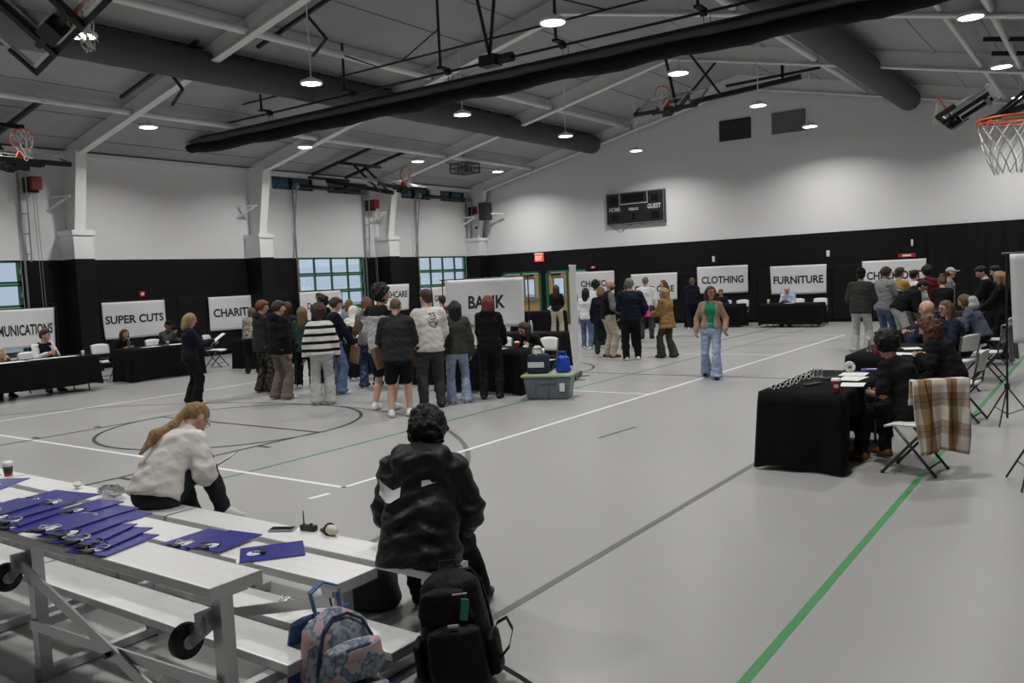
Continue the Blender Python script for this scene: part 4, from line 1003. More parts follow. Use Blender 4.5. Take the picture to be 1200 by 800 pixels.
# ------------------------------------------------------------------ things on the tables
TZ = .744
PAPER = M('paper white', (.72, .72, .70), .8)
def sheet(x, y, rz, lab, w_=.216, h_=.28, z=TZ, mat=None, name='paper_sheet'):
    n = 6; vs_ = []; f = []; s = random.random()*6
    for i in range(n+1):
        for j in range(n+1): vs_.append((w_*(i/n-.5), h_*(j/n-.5), .002+.003*abs(math.sin(2*i/n+s))*(i/n)))
    for i in range(n):
        for j in range(n): a = i*(n+1)+j; f.append((a, a+n+1, a+n+2, a+1))
    o = MB().add(vs_, f).build(name, mat or PAPER, loc=(x, y, z), rz=math.radians(rz)); sd = o.modifiers.new('thickness', 'SOLIDIFY'); sd.thickness = .002; sd.offset = 1
    return tag(o, lab, 'paper')
sheet(-2.06, 8.5, 8, 'white paper nearest the seated girl on the first right table')
sheet(-2.18, 8.95, -6, 'white paper in the middle of the first right table edge', .24, .34)
sheet(-2.24, 9.3, 3, 'white paper beside the tape roll on the first right table', .26, .3)
RED = M('red cup print', (.35, .02, .03), .5)
t = coffee_cup(-2.07, 7.95, TZ, 'dark red paper coffee cup with white lid on nearest right table', RED, 1.05); MB().box((-.02, -.042, .05), (.016, -.036, .08)).build('label', PAPER, t).rotation_euler.z = .3
t = thing('tape_roll', 'white roll of tape standing on the far end of the first right table', 'tape', (-2.33, 9.5, TZ+.058))
MB().lathe([(.022, -.03), (.057, -.03), (.057, .03), (.022, .03), (.022, -.03)], n=24).build('roll', PAPER, t, smooth=False).rotation_euler = (H2, 0, .3)
for i, (x, y, z, r) in enumerate(((-2.66, 8.05, 0, 10), (-2.62, 8.22, 0, -5), (-2.6, 8.42, 0, 12), (-2.64, 8.62, 0, 4), (-2.6, 8.83, 0, -8), (-2.62, 9.02, 0, 9))):
    n_ = ['nearest of the row', 'second in the row', 'third in the row', 'fourth in the row', 'fifth in the row', 'last of the row'][i]
    t = thing('sunglasses', 'white folded party sunglasses along table edge, %s' % n_, 'sunglasses', (x, y, TZ), math.radians(r+60), 'white sunglasses on first right table')
    for s in (-1, 1):
        MB().ring((s*.034, 0, .022), (1, 0, 0), (0, .25, 1), .022, .005, 16, 6).build('rim', PAPER_W, t); MB().lathe([(.0, 0), (.02, 0), (.02, .002)], n=14).build('lens', M('dark lens', (.02, .02, .02), .15), t, loc=(s*.034, 0, .022)).rotation_euler.x = H2
        MB().bar((s*.058, .0, .03), (-s*.05, .02+.008*s, .012), .006, .01).build('temple_arm', PAPER_W, t)
    MB().bar((-.012, 0, .03), (.012, 0, .03), .006).build('bridge', PAPER_W, t)
t = thing('wire_holder', 'small silver wire holder on the first right table', 'holder', (-2.52, 8.98, TZ), .4)
for k in range(3): MB().ring((-.04+.04*k, 0, .05), (0, 1, 0), (0, 0, 1), .045, .004, 16, 5).build('wire_loop', GALV, t)
MB().box((-.06, -.03, 0), (.06, .03, .006)).build('base', GALV, t)
for x, y, r, lab in ((-2.42, 8.4, 70, 'dark grey remote-like keypad near the middle of the first right table'), (-2.36, 8.88, 62, 'dark grey keypad beside the wire holder on the first right table')):
    t = thing('keypad', lab, 'keypad', (x, y, TZ), math.radians(r)); MB().box((-.11, -.035, 0), (.11, .035, .018)).build('case', M('dark plastic', (.02, .02, .022), .45), t, bevel=.006)
    for k in range(8):
        for q in (-1, 1): MB().box((-.09+.024*k-.007, q*.014-.008, .018), (-.09+.024*k+.007, q*.014+.008, .022)).build('key', M('grey key', (.09, .09, .09), .5), t)
t = thing('snack_box', 'purple snack box at the far corner of the first right table', 'box', (-2.12, 9.55, TZ), math.radians(20)); MB().box((-.1, -.05, 0), (.1, .05, .035)).build('carton', M('purple card', (.07, .04, .25), .4), t, bevel=.003); MB().box((-.05, -.02, .035), (.05, .02, .0355)).build('printed_patch', PAPER, t)
# second table
t = thing('tumbler', 'tall navy blue tumbler with straw on the second right table', 'tumbler', (-2.36, 11.32, TZ)); MB().lathe([(.032, 0), (.034, .004), (.046, .19), (.046, .20)], n=20).build('tumbler_body', M('navy enamel', (.012, .014, .05), .3), t, smooth=True); MB().lathe([(.047, .198), (.047, .21), (0, .212)], n=20).build('lid', M('clear lid', (.4, .42, .45), .2), t, smooth=True); MB().tube([(.01, 0, .1), (.025, 0, .29)], .005, 6).build('straw', PAPER_W, t)
t = thing('drink_bottle', 'small red-labelled bottle beside the navy tumbler', 'bottle', (-2.45, 11.35, TZ)); MB().lathe([(.03, 0), (.032, .01), (.032, .11), (.014, .15), (.014, .17)], n=16).build('bottle_body', M('red drink', (.40, .03, .03), .3), t, smooth=True); MB().lathe([(.016, .165), (.016, .19), (0, .19)], n=14).build('cap', PAPER_W, t)
t = thing('water_bottle', 'clear water bottle at the left of the second right table', 'bottle', (-2.56, 11.42, TZ)); MB().lathe([(.03, 0), (.032, .01), (.032, .13), (.013, .17), (.013, .19)], n=16).build('bottle_body', FILM, t, smooth=True); MB().lathe([(.016, .185), (.016, .21), (0, .21)], n=14).build('cap', PAPER_W, t)
sheet(-2.28, 11.4, 12, 'white paper beside the navy tumbler on second right table'); sheet(-2.15, 11.5, 80, 'white paper before the hooded girl on second right table'); sheet(-2.2, 12.2, 20, 'white paper in the middle of the second right table')
t = thing('paper_flowers', 'small yellow and orange paper flowers on the second right table', 'flowers', (-2.5, 12.6, TZ))
rr = random.Random(9)
for k in range(6):
    p = (rr.uniform(-.09, .09), rr.uniform(-.06, .06), rr.uniform(.03, .09)); o = MB().ball(p, .032, 8, 5, sc=(1, 1, .5)).build('bloom', M('yellow paper', (.75, .45, .04), .7) if k % 2 else M('orange paper', (.75, .22, .03), .7), t); MB().tube([(p[0], p[1], 0), p], .003, 5).build('stalk', M('green stalk', (.05, .2, .05), .7), t)
t = coffee_cup(-2.55, 15.5, TZ, 'red paper cup with white lid on the third right table', RED, 1.0); crumple('paper_wad', 'white tissue heap beside the red cup on the third right table', 'paper', (-2.6, 15.85, TZ), .06, M('tissue white', (.72, .72, .70), .9), (1.6, 1.2, .8), 11); crumple('paper_wad', 'larger white tissue heap at far end of third right table', 'paper', (-2.5, 16.2, TZ), .07, M('tissue white', (.72, .72, .70), .9), (1.8, 1.2, .7), 12); sheet(-2.4, 15.7, 15, 'white paper before the bald man')
# left booths
sheet(-17.55, 7.75, 5, 'white paper before the woman in beige at the communications table', .4, .6); sheet(-17.6, 8.6, -4, 'white paper before the man in vest at the communications table', .3, .9); sheet(-18.0, 11.0, 0, 'white paper before the woman at the haircut booth table', .3, .4); sheet(-18.0, 11.7, 0, 'white papers at the far end of the haircut booth table', .35, .6)
t = thing('water_bottle', 'clear water bottle at the near end of the haircut booth table', 'bottle', (-18.15, 10.55, TZ)); MB().lathe([(.032, 0), (.034, .01), (.034, .15), (.013, .2), (.013, .22)], n=16).build('bottle_body', FILM, t, smooth=True); MB().lathe([(.016, .215), (.016, .24), (0, .24)], n=14).build('cap', PAPER_W, t)
t = coffee_cup(-17.5, 9.15, TZ, 'small white paper cup at the end of the communications table', None, .8)
t = coffee_cup(-17.9, 11.35, TZ, 'small grey cup in the middle of the haircut booth table', M('grey cup', (.25, .25, .25), .4), .8)
# bank booth
sheet(-9.2, 11.5, 4, 'white paper at the left of the bank booth table', .3, .25); sheet(-8.5, 11.5, -8, 'white paper before the seated woman at the bank booth', .3, .22); t = coffee_cup(-8.15, 11.55, TZ, 'dark red paper cup with white lid on the bank booth table', RED, 1.0); crumple('paper_wad', 'white tissue on the right end of the bank booth table', 'paper', (-8.02, 11.62, TZ), .035, M('tissue white', (.72, .72, .70), .9), (1.5, 1, .7), 14)
# far booths
sheet(-8.3, 26.6, 0, 'white paper before the bald man at the furniture booth', .3, .22); t = coffee_cup(-8.95, 26.6, TZ, 'white paper cup on the furniture booth table', None, 1); crumple('paper_wad', 'white bag of goods on the chance booth table', 'bag', (-15.6, 24.3, TZ), .12, M('tissue white', (.72, .72, .70), .9), (1.4, 1, .6), 15)
t = thing('water_bottle', 'pale lilac bottle on the table behind the bank banner', 'bottle', (-10.1, 14.85, TZ)); MB().lathe([(.045, 0), (.048, .01), (.048, .2), (.03, .24)], n=16).build('bottle_body', M('lilac plastic', (.45, .42, .75), .4), t, smooth=True); MB().lathe([(.032, .235), (.032, .27), (0, .27)], n=14).build('cap', PAPER_W, t)

# ------------------------------------------------------------------ people: smooth-blended volumes turned into one surface per garment
def V3(*a): return np.array(a, float)
def cone(a, b, r1, r2, k=.03, side=None, sx=1): return ('c', V3(*a), V3(*b), r1, r2, k, None if side is None else V3(*side), sx)
def ell(c, r, R=None, k=.02): return ('e', V3(*c), V3(*r), np.eye(3) if R is None else R, k)
def sub(p): return ('s',)+p
def clip(pt, n): return ('k', V3(*pt), V3(*n)/np.linalg.norm(n))
def field_mesh(prims, vox):
    lo = np.full(3, 1e9); hi = -lo
    for p in prims:
        if p[0] == 'c':
            r = max(p[3], p[4])*max(1, p[7])
            for q in (p[1], p[2]): lo = np.minimum(lo, q-r); hi = np.maximum(hi, q+r)
        elif p[0] == 'e':
            r = p[2].max(); lo = np.minimum(lo, p[1]-r); hi = np.maximum(hi, p[1]+r)
    lo -= 2.5*vox; hi += 2.5*vox
    n = np.maximum(((hi-lo)/vox).astype(int)+1, 3)
    ax = [lo[i]+np.arange(n[i])*vox for i in range(3)]
    D = np.full(n, 1.0)
    for p in prims:
        if p[0] == 'k':
            pt, nn = p[1], p[2]
            d = (ax[0][:, None, None]-pt[0])*nn[0]+(ax[1][None, :, None]-pt[1])*nn[1]+(ax[2][None, None, :]-pt[2])*nn[2]
            np.maximum(D, d, out=D); continue
        neg = p[0] == 's'
        if neg: p = p[1:]
        if p[0] == 'c':
            r = max(p[3], p[4])*max(1, p[7]); a, b = p[1], p[2]; l, h = np.minimum(a, b)-r, np.maximum(a, b)+r; k = p[5]
        else:
            r = p[2].max(); l, h = p[1]-r, p[1]+r; k = p[4]
        mg = k+2.5*vox
        i0 = np.maximum(((l-mg-lo)/vox).astype(int), 0); i1 = np.minimum(((h+mg-lo)/vox).astype(int)+2, n)
        if (i1 <= i0).any(): continue
        X_ = ax[0][i0[0]:i1[0]][:, None, None]; Y_ = ax[1][i0[1]:i1[1]][None, :, None]; Z_ = ax[2][i0[2]:i1[2]][None, None, :]
        if p[0] == 'c':
            qx, qy, qz = X_-a[0], Y_-a[1], Z_-a[2]; ba = b-a
            if p[6] is not None:
                s = p[6]; f = 1-1/p[7]; ds = (qx*s[0]+qy*s[1]+qz*s[2])*f; qx, qy, qz = qx-ds*s[0], qy-ds*s[1], qz-ds*s[2]; ba = ba-s*(ba@s)*f
            L = max(ba@ba, 1e-9); t = np.clip((qx*ba[0]+qy*ba[1]+qz*ba[2])/L, 0, 1)
            d = np.sqrt((qx-t*ba[0])**2+(qy-t*ba[1])**2+(qz-t*ba[2])**2)-(p[3]+(p[4]-p[3])*t)
        else:
            R = p[3]; qx, qy, qz = X_-p[1][0], Y_-p[1][1], Z_-p[1][2]; rr = p[2]
            u = [(qx*R[0, i]+qy*R[1, i]+qz*R[2, i])/rr[i] for i in range(3)]
            d = (np.sqrt(u[0]**2+u[1]**2+u[2]**2)-1)*rr.min()
        S = D[i0[0]:i1[0], i0[1]:i1[1], i0[2]:i1[2]]
        if neg: np.maximum(S, -d, out=S)
        else:
            hh = np.maximum(k-np.abs(S-d), 0)/k; S[...] = np.minimum(S, d)-hh*hh*k*.25
    # surface nets
    neg = D < 0
    c8 = [(i, j, k) for i in (0, 1) for j in (0, 1) for k in (0, 1)]
    cnt = sum(neg[i:n[0]-1+i, j:n[1]-1+j, k:n[2]-1+k].astype(np.int8) for i, j, k in c8)
    act = np.argwhere((cnt > 0) & (cnt < 8)); idx = -np.ones(n-1, int); idx[tuple(act.T)] = np.arange(len(act))
    vals = np.stack([D[act[:, 0]+i, act[:, 1]+j, act[:, 2]+k] for i, j, k in c8], 1)
    pos = np.zeros((len(act), 3)); num = np.zeros(len(act)); co = np.array(c8, float)
    for e in range(8):
        for g in range(e+1, 8):
            if np.abs(co[e]-co[g]).sum() != 1: continue
            m = (vals[:, e] < 0) != (vals[:, g] < 0); t = np.where(m, vals[:, e]/np.where(m, vals[:, e]-vals[:, g], 1), 0)
            pos += np.where(m[:, None], co[e]+(co[g]-co[e])*t[:, None], 0); num += m
    P = lo+(act+pos/np.maximum(num, 1)[:, None])*vox
    F = []
    for axis in range(3):
        o1, o2 = [(1, 2), (2, 0), (0, 1)][axis]
        sl0 = [slice(None)]*3; sl1 = [slice(None)]*3; sl0[axis] = slice(0, n[axis]-1); sl1[axis] = slice(1, n[axis])
        A, B = neg[tuple(sl0)], neg[tuple(sl1)]
        ed = np.argwhere(A != B); ed = ed[(ed[:, o1] > 0) & (ed[:, o2] > 0) & (ed[:, o1] < n[o1]-1) & (ed[:, o2] < n[o2]-1)]
        fl_ = A[tuple(ed.T)]
        q = []
        for d1, d2 in ((-1, -1), (0, -1), (0, 0), (-1, 0)):
            e = ed.copy(); e[:, o1] += d1; e[:, o2] += d2; q.append(idx[tuple(e.T)])
        q = np.stack(q, 1); q[~fl_] = q[~fl_][:, ::-1]; F.append(q)
    F = np.concatenate(F); F = F[(F >= 0).all(1)]
    return P, F
def mesh_np(name, P, F, mat, extra=None):
    me = bpy.data.meshes.new(name); v = P; nf = len(F)
    if extra and extra.v:
        ev = np.array(extra.v, float); me.from_pydata(np.concatenate([P, ev]).tolist(), [], F.tolist()+[tuple(i+len(P) for i in f) for f in extra.f])
    else:
        me.vertices.add(len(P)); me.vertices.foreach_set('co', P.astype(np.float32).ravel()); me.loops.add(nf*4); me.loops.foreach_set('vertex_index', F.astype(np.int32).ravel())
        me.polygons.add(nf); me.polygons.foreach_set('loop_start', np.arange(0, nf*4, 4, dtype=np.int32)); me.polygons.foreach_set('loop_total', np.full(nf, 4, np.int32))
    me.materials.append(mat); me.update(calc_edges=True); me.validate()
    me.polygons.foreach_set('use_smooth', [True]*len(me.polygons)); return me
WK = [(rng.normal(0, 1, 3)*np.array([14, 14, 34]), rng.uniform(0, 6.28), rng.uniform(.5, 1)) for _ in range(9)]
def wrinkle(me, amp, seed):
    n = len(me.vertices); co = np.empty(n*3, np.float32); me.vertices.foreach_get('co', co); co = co.reshape(-1, 3); nr = np.empty(n*3, np.float32); me.vertices.foreach_get('normal', nr); nr = nr.reshape(-1, 3)
    w_ = co+.03*np.sin(co[:, [1, 2, 0]]*13+seed); d = np.zeros(n)
    for k, ph, a in WK: d += a*(1-np.abs(np.sin((w_ @ k)*.8+ph+seed*1.7))*1.6)
    d *= amp/2.4; co = co+nr*d[:, None]; me.vertices.foreach_set('co', co.astype(np.float32).ravel()); me.update()
def part(name, prims, vox, mat, parent, extra=None, label=None, wr=0):
    P, F = field_mesh(prims, vox); me = mesh_np(name, P, F, mat, extra)
    if wr: wrinkle(me, wr, parent.location.x*3+len(name))
    o = link(name, me, parent)
    if label: o['label'] = label
    return o
def rx(d): c, s = math.cos(math.radians(d)), math.sin(math.radians(d)); return np.array([[1, 0, 0], [0, c, -s], [0, s, c]])
def ry(d): c, s = math.cos(math.radians(d)), math.sin(math.radians(d)); return np.array([[c, 0, s], [0, 1, 0], [-s, 0, c]])
def rz_(d): c, s = math.cos(math.radians(d)), math.sin(math.radians(d)); return np.array([[c, -s, 0], [s, c, 0], [0, 0, 1]])
def ik(a, c, l1, l2, pole):
    d = c-a; L = np.linalg.norm(d); mx = (l1+l2)*.995
    if L > mx: c = a+d/L*mx; d = c-a; L = mx
    u = d/L; x = (l1*l1-l2*l2+L*L)/(2*L); hgt = math.sqrt(max(l1*l1-x*x, 0)); p = pole-u*(pole@u); nrm = np.linalg.norm(p); p = p/nrm if nrm > 1e-6 else V3(0, 0, 1)
    return a+u*x+p*hgt, c
SKIN = {'light': M('skin light', (.56, .34, .25), .5), 'pink': M('skin pink', (.60, .33, .26), .5), 'tan': M('skin tan', (.34, .18, .11), .5), 'brown': M('skin brown', (.16, .075, .045), .5)}
def cloth(name, col, rough=.85, bump=.8, bscale=9, var=.14): return M(name, col, rough, bump=bump, bscale=bscale, var=var, vscale=7, spec=.2)
def hairm(name, col): return M(name, col, .5, bump=.8, bscale=60, stretch=(1.6, 1.6, .25), var=.35, vscale=30, spec=.35)
EYE = M('eye dark', (.02, .015, .012), .2); LIP = M('lip tone', (.36, .13, .11), .5)
BEARD = {}

def person(label, x, y, face, h=1.72, fem=False, skin='light', hair=None, top=None, bottom=None, shoes=None, z0=0, pose=None, vox=.02, showface=False, beard=None, glasses=False, over=None):
    po = pose or {}; s = h/1.75; root = thing('person', label, 'person', (x, y, z0), math.radians(face))
    sit = po.get('sit', False); lean = po.get('lean', 18 if sit else 2); Rt = rz_(po.get('twist', 0)) @ ry(po.get('tilt', 0)) @ rx(-lean)
    P = V3(0, po.get('py', 0), po.get('pz', (.45+.085 if sit else .925*s)))
    up, fw, rt = Rt @ V3(0, 0, 1), Rt @ V3(0, 1, 0), Rt @ V3(1, 0, 0)
    R2 = rz_(po.get('twist', 0)) @ rx(-lean*1.35-po.get('slump', 0)); up2, fw2, rt2 = R2 @ V3(0, 0, 1), R2 @ V3(0, 1, 0), R2 @ V3(1, 0, 0)
    W_ = P+up*.17*s; C = W_+up2*.20*s; N = C+up2*.165*s
    sw = (.150 if fem else .170)*s*po.get('wide', 1)
    hy, hp = po.get('head', (0, 0)); Rh = rz_(hy) @ rx(-hp)
    nd = up2*.6+V3(0, 0, 1)*.4; nd /= np.linalg.norm(nd); Hc = N+nd*.105*s+Rh @ V3(0, .03*s, .05*s)
    sH = s*1.07; hd = lambda a, b, c: Hc+Rh @ V3(a, b, c)*sH
    sh = {-1: N+(-rt2*sw-up2*.085*s), 1: N+(rt2*sw-up2*.085*s)}
    arms = {}
    for sd, key in ((-1, 'hl'), (1, 'hr')):
        tg = po.get(key)
        tg = sh[sd]+V3(sd*.07, .04, -.52)*s if tg is None else V3(*tg)*(1 if po.get('abs') else s)
        pole = V3(sd*.5, -.8, -.35) if po.get('pole') is None else V3(sd*po['pole'][0], *po['pole'][1:])
        el, wr = ik(sh[sd], tg, .285*s, .25*s, pole); arms[sd] = (el, wr)
    legs = {}
    for sd, key in ((-1, 'fl'), (1, 'fr')):
        hip = P+V3(sd*.088*s, 0, -.03*s)
        tg = po.get(key)
        if tg is None: tg = V3(sd*.13*s, .44*s if sit else (.03*sd*s), .075*s)+(V3(0, P[1], 0) if sit else 0)
        else: tg = V3(*tg)*s if not sit else V3(*tg)
        kn, an = ik(hip, tg, .43*s, .425*s, V3(sd*.12, 1, .25)); legs[sd] = (hip, kn, an)
    wst = .092 if fem else .105
    def torso(o, full=True, wf=1):
        L = [cone(P-up*.03*s, W_, (.112+o)*s, (wst+o)*s, .04, rt, 1.26*wf), cone(W_, C, (wst+o)*s, (.112+o*.8)*s, .04, rt2, 1.26*wf), cone(C, N-up2*.10*s, (.112+o*.8)*s, (.075+o*.4)*s, .05, rt2, 1.3*wf)]
        for sd in (-1, 1): L.append(cone(N-up2*.055*s+rt2*sd*.025*s, sh[sd], (.052+o*.4)*s, (.05+o*.45)*s, .05))
        if fem: L += [ell(C+fw2*(.075+o*.5)*s+rt2*sd*.065*s-up2*.0*s, V3(.068, .055, .065)*s, k=.03) for sd in (-1, 1)]
        return L
    def armp(sd, o, t=1.0, o2=None):
        el, wr = arms[sd]; o2 = o if o2 is None else o2
        L = [cone(sh[sd], el if t >= .5 else sh[sd]+(el-sh[sd])*(t*2), (.050+o*.75)*s, (.041+o)*s, .03)]
        if t > .5: L.append(cone(el, el+(wr-el)*((t-.5)*2), (.041+o)*s, (.028+o2)*s, .02))
        return L
    # body: one continuous surface with head, neck, hands
    B = torso(0)+[cone(legs[-1][0], legs[1][0], .105*s, .105*s, .04)]
    for sd in (-1, 1):
        hip, kn, an = legs[sd]; B += armp(sd, 0)+[cone(hip, kn, .085*s, .056*s, .03), cone(kn, kn*.6+an*.4, .054*s, .055*s, .02), cone(kn*.6+an*.4, an, .055*s, .036*s, .02)]
        fd = Rf[sd] if (Rf := po.get('footdir')) else V3(sd*.18, 1, 0); fd = V3(*fd)/np.linalg.norm(fd); B.append(cone(an-V3(0, 0, .03*s), an+fd*.12*s-V3(0, 0, .045*s), .034*s, .026*s, .02))
    B += [cone(N-up2*.05*s, hd(0, -.012, -.06), .058*s, .05*s, .03), ell(Hc+Rh @ V3(0, -.004, .018)*sH, V3(.076, .097, .092)*sH, Rh, .02), cone(hd(0, .03, -.03), hd(0, .052, -.088), .060*sH, .032*sH, .03),
          cone(hd(0, .088, .012), hd(0, .108, -.026), .009*sH, .015*sH, .012)]+[ell(hd(sd*.079, -.008, -.012), V3(.011, .02, .032)*sH, Rh, .01) for sd in (-1, 1)]
    ex = MB(); hands = {}
    for sd in (-1, 1):
        el, wr = arms[sd]; d = wr-el; d /= np.linalg.norm(d)
        if po.get('handdir') is not None: d = d*.4+V3(*po['handdir'])*.6; d /= np.linalg.norm(d)
        sidev = np.cross(d, V3(sd, 0, .25)); sidev = sidev/max(np.linalg.norm(sidev), 1e-6); pal = np.cross(sidev, d)  # palm normal
        pc = wr+d*.075*s; B.append(cone(wr, pc, .026*s, .030*s, .015, sidev, 1.35)); hands[sd] = (pc, d, sidev, pal)
        cl = po.get('curl', .5)
        for q in range(4):
            b0 = pc+sidev*(q-1.5)*.019*s+d*.012*s; ln = (.075, .085, .08, .062)[q]*s; d1 = d*math.cos(cl*.6)+pal*math.sin(cl*.6)*(-sd); d2 = d*math.cos(cl*1.6)+pal*math.sin(cl*1.6)*(-sd)
            ex.tube([b0, b0+d1*ln*.5, b0+d1*ln*.5+d2*ln*.5], [.0095*s, .0085*s, .006*s], 6)
        b0 = wr+d*.03*s+sidev*.026*s; ex.tube([b0, b0+(sidev*.7+d*.7)*.035*s, b0+(sidev*.45+d*1.0)*.062*s], [.012*s, .010*s, .007*s], 6)
    part('body', B, vox*.8, SKIN[skin], root, ex)
    if showface:
        for sd in (-1, 1):
            c = hd(sd*.031, .083, .012); MB().ball(c, .012*s, 8, 6).build('eye', EYE, root); MB().bar(hd(sd*.047, .086, .034), hd(sd*.018, .094, .036), .006*s, .007*s).build('eyebrow', hair[1] if hair and hair[1] else BLACK_M, root)
        MB().ball(hd(0, .082, -.062), .022*s, 10, 6, sc=(1, .5, .32)).build('mouth', LIP, root)
    if glasses:
        g = MB()
        for sd in (-1, 1): g.ring(hd(sd*.033, .104, .008), Rh @ V3(1, 0, 0), Rh @ V3(0, 0, 1), .021*s, .0028*s, 14, 5); g.bar(hd(sd*.055, .1, .012), hd(sd*.083, -.01, .0), .004*s)
        g.bar(hd(-.012, .106, .012), hd(.012, .106, .012), .004*s); g.build('spectacles', BLACK_M, root)
    if beard: part('beard', [ell(hd(0, .05, -.075), V3(.062, .055, .05)*s, Rh, .01), clip(hd(0, .02, -.05), Rh @ V3(0, -.6, .8)), ], vox*.55, beard, root)
    # trousers
    if bottom:
        kind, mat, o = bottom[0], bottom[1], bottom[2] if len(bottom) > 2 else .015
        o_l = o; o = max(o, .012)
        kn_f, an_f = {'pants': (.068, .056), 'slim': (.062, .045), 'wide': (.088, .105), 'flare': (.066, .105), 'shorts': (.092, .0), 'skirt': (.1, 0)}[kind]
        L = [cone(P+up*.10*s, P-up*.04*s, (.105+o)*s, (.115+o)*s, .04, rt, 1.28), cone(legs[-1][0], legs[1][0], (.108+o)*s, (.108+o)*s, .04), clip(P+up*.135*s, up)]
        for sd in (-1, 1):
            hip, kn, an = legs[sd]
            if kind == 'shorts':
                e = hip+(kn-hip)*.82; L += [cone(hip, e, (.094+o)*s, (.088+o)*s, .03)]
            else:
                e = an+(kn-an)*.03-V3(0, 0, .022*s)*(0 if sit else 1); md = kn*.5+an*.5
                L += [cone(hip, kn, (.09+o)*s, (kn_f+o_l)*s, .03), cone(kn, md, (kn_f+o_l)*s, ((kn_f+an_f)/2+o_l)*s, .02), cone(md, e, ((kn_f+an_f)/2+o_l)*s, (an_f+o_l*.6)*s, .02)]
                if kind in ('wide', 'pants', 'flare') and not sit: L.append(ell(an+V3(0, .02, -.01)*s, V3(an_f+.01, an_f+.02, .04)*s, k=.02))
        if not sit: L.append(clip((0, 0, .022), (0, 0, -1)))
        part({'skirt': 'skirt', 'shorts': 'shorts'}.get(kind, 'trousers'), L, vox, mat, root, wr=.007)
    # top
    if top:
        tn, mat = top['name'], top['mat']; o = top.get('o', .02); hem = top.get('hem', .08); wf = top.get('wf', 1)
        L = torso(o, wf=wf)+[cone(P+up*.02*s, P-up*(hem+.03)*s, (.113+o)*s, (.118+o+top.get('flare', 0))*s, .04, rt, 1.28*wf)]
        L.append(clip(P-up*hem*s, -up)); L.append(clip(N+up2*.028*s, up2))
        t = top.get('sleeve', 1.0)
        for sd in (-1, 1): L += armp(sd, o+.004, t, top.get('cuff', o+.006))
        if top.get('collar'): L += [cone(N-up2*.0*s-rt2*.03*s-fw2*.01*s, N-up2*.0*s+rt2*.03*s-fw2*.01*s, .062*s, .062*s, .02), ]
        if top.get('collar'): L += [sub(cone(N+up2*.02*s, hd(0, -.01, -.03), .052*s, .06*s))]
        if top.get('hood'):
            b = N-fw2*.085*s-up2*.02*s
            L += [cone(b-rt2*.07*s+up2*.01*s, b+rt2*.07*s+up2*.01*s, .055*s, .055*s, .03), cone(b, b-up2*.10*s-fw2*.01*s, .065*s, .04*s, .03, rt2, 1.5)]
            for sd in (-1, 1): L.append(cone(b+rt2*sd*.07*s, N+rt2*sd*.055*s+fw2*.06*s-up2*.03*s, .05*s, .025*s, .02))
        for e in top.get('extra', []): L.append(e(locals()))
        to = part(tn, L, top.get('vox', vox), mat, root, wr=top.get('wr', .008)); root['_top'] = to.name
        if 'trim' in top:
            n2, m2, fn = top['trim']; part(n2, fn(locals()), vox, m2, root)
    # shoes
    if shoes:
        for sd in (-1, 1):
            an = legs[sd][2]; fd = po.get('footdir', {}).get(sd, (sd*.18, 1, 0)) if po.get('footdir') else (sd*.18, 1, 0); fd = V3(*fd)/np.linalg.norm(fd); upf = V3(0, 0, 1)-fd*fd[2]; upf /= np.linalg.norm(upf)
            g = an-upf*.075*s
            L = [cone(g-fd*.045*s+upf*.035*s, g+fd*.07*s+upf*.035*s, .043*s, .046*s, .03), cone(g+fd*.07*s+upf*.035*s, g+fd*.155*s+upf*.022*s, .046*s, .034*s, .03), cone(g-fd*.02*s+upf*.05*s, an+upf*.01*s, .042*s, .043*s, .03), clip(g+upf*.004, -upf)]
            part('shoe', L, vox*.7, shoes, root)
    # hair
    if hair and hair[0] != 'bald':
        st, hm = hair[0], hair[1]; ln = hair[2] if len(hair) > 2 else .3
        base = [ell(hd(0, -.008, .022), V3(.086, .106, .098)*sH, Rh, .02), clip(hd(0, .064, .052), Rh @ V3(0, .75, -.66))]
        if st == 'buzz': base = [ell(hd(0, -.006, .020), V3(.079, .100, .095)*sH, Rh, .02), clip(hd(0, .064, .055), Rh @ V3(0, .75, -.66))]
        dn = V3(0, 0, -1)
        bk = hd(0, -.07, -.02)
        if st == 'short': base += [ell(hd(0, -.06, -.03), V3(.062, .05, .055)*sH, Rh, .02), ell(hd(0, .045, .085), V3(.065, .045, .03)*sH, Rh, .02)]
        elif st == 'bowl': base += [ell(hd(0, -.03, .0), V3(.096, .09, .075)*sH, Rh, .02), ell(hd(0, .06, .06), V3(.07, .04, .035)*sH, Rh, .02)]
        elif st in ('long', 'bob'):
            tail = bk-Rh @ V3(0, .03, 0)*sH+dn*ln*sH-V3(0, .02*ln, 0)
            base += [cone(bk, tail, .075*sH, (.05 if st == 'long' else .07)*sH, .03, Rh @ V3(1, 0, 0), 1.25)]+[cone(hd(sd*.07, -.01, .02), hd(sd*.082, -.0, -.02)+dn*min(ln*.62, .22)*sH, .034*sH, .026*sH, .03) for sd in (-1, 1)]
        elif st in ('curly', 'afro'):
            g = ln; base = [ell(hd(0, -.02, .03), V3(.085+g*.55, .1+g*.5, .098+g*.6)*sH, Rh, .03), clip(hd(0, .072, .045), Rh @ V3(0, .8, -.6))]
            r_ = random.Random(int(abs(x*100)))
            for q in range(90 if st == 'curly' else 50):
                u = V3(r_.gauss(0, 1), r_.gauss(0, 1), r_.gauss(0, 1)); u /= np.linalg.norm(u); p = V3(u[0]*(.085+g*.5), u[1]*(.1+g*.45)-.02, u[2]*(.098+g*.55)+.03)
                if p[1] > .055 and p[2] < .06: continue
                base.append(ell(hd(*p), V3(1, 1, 1)*r_.uniform(.014, .024)*sH, k=.006))
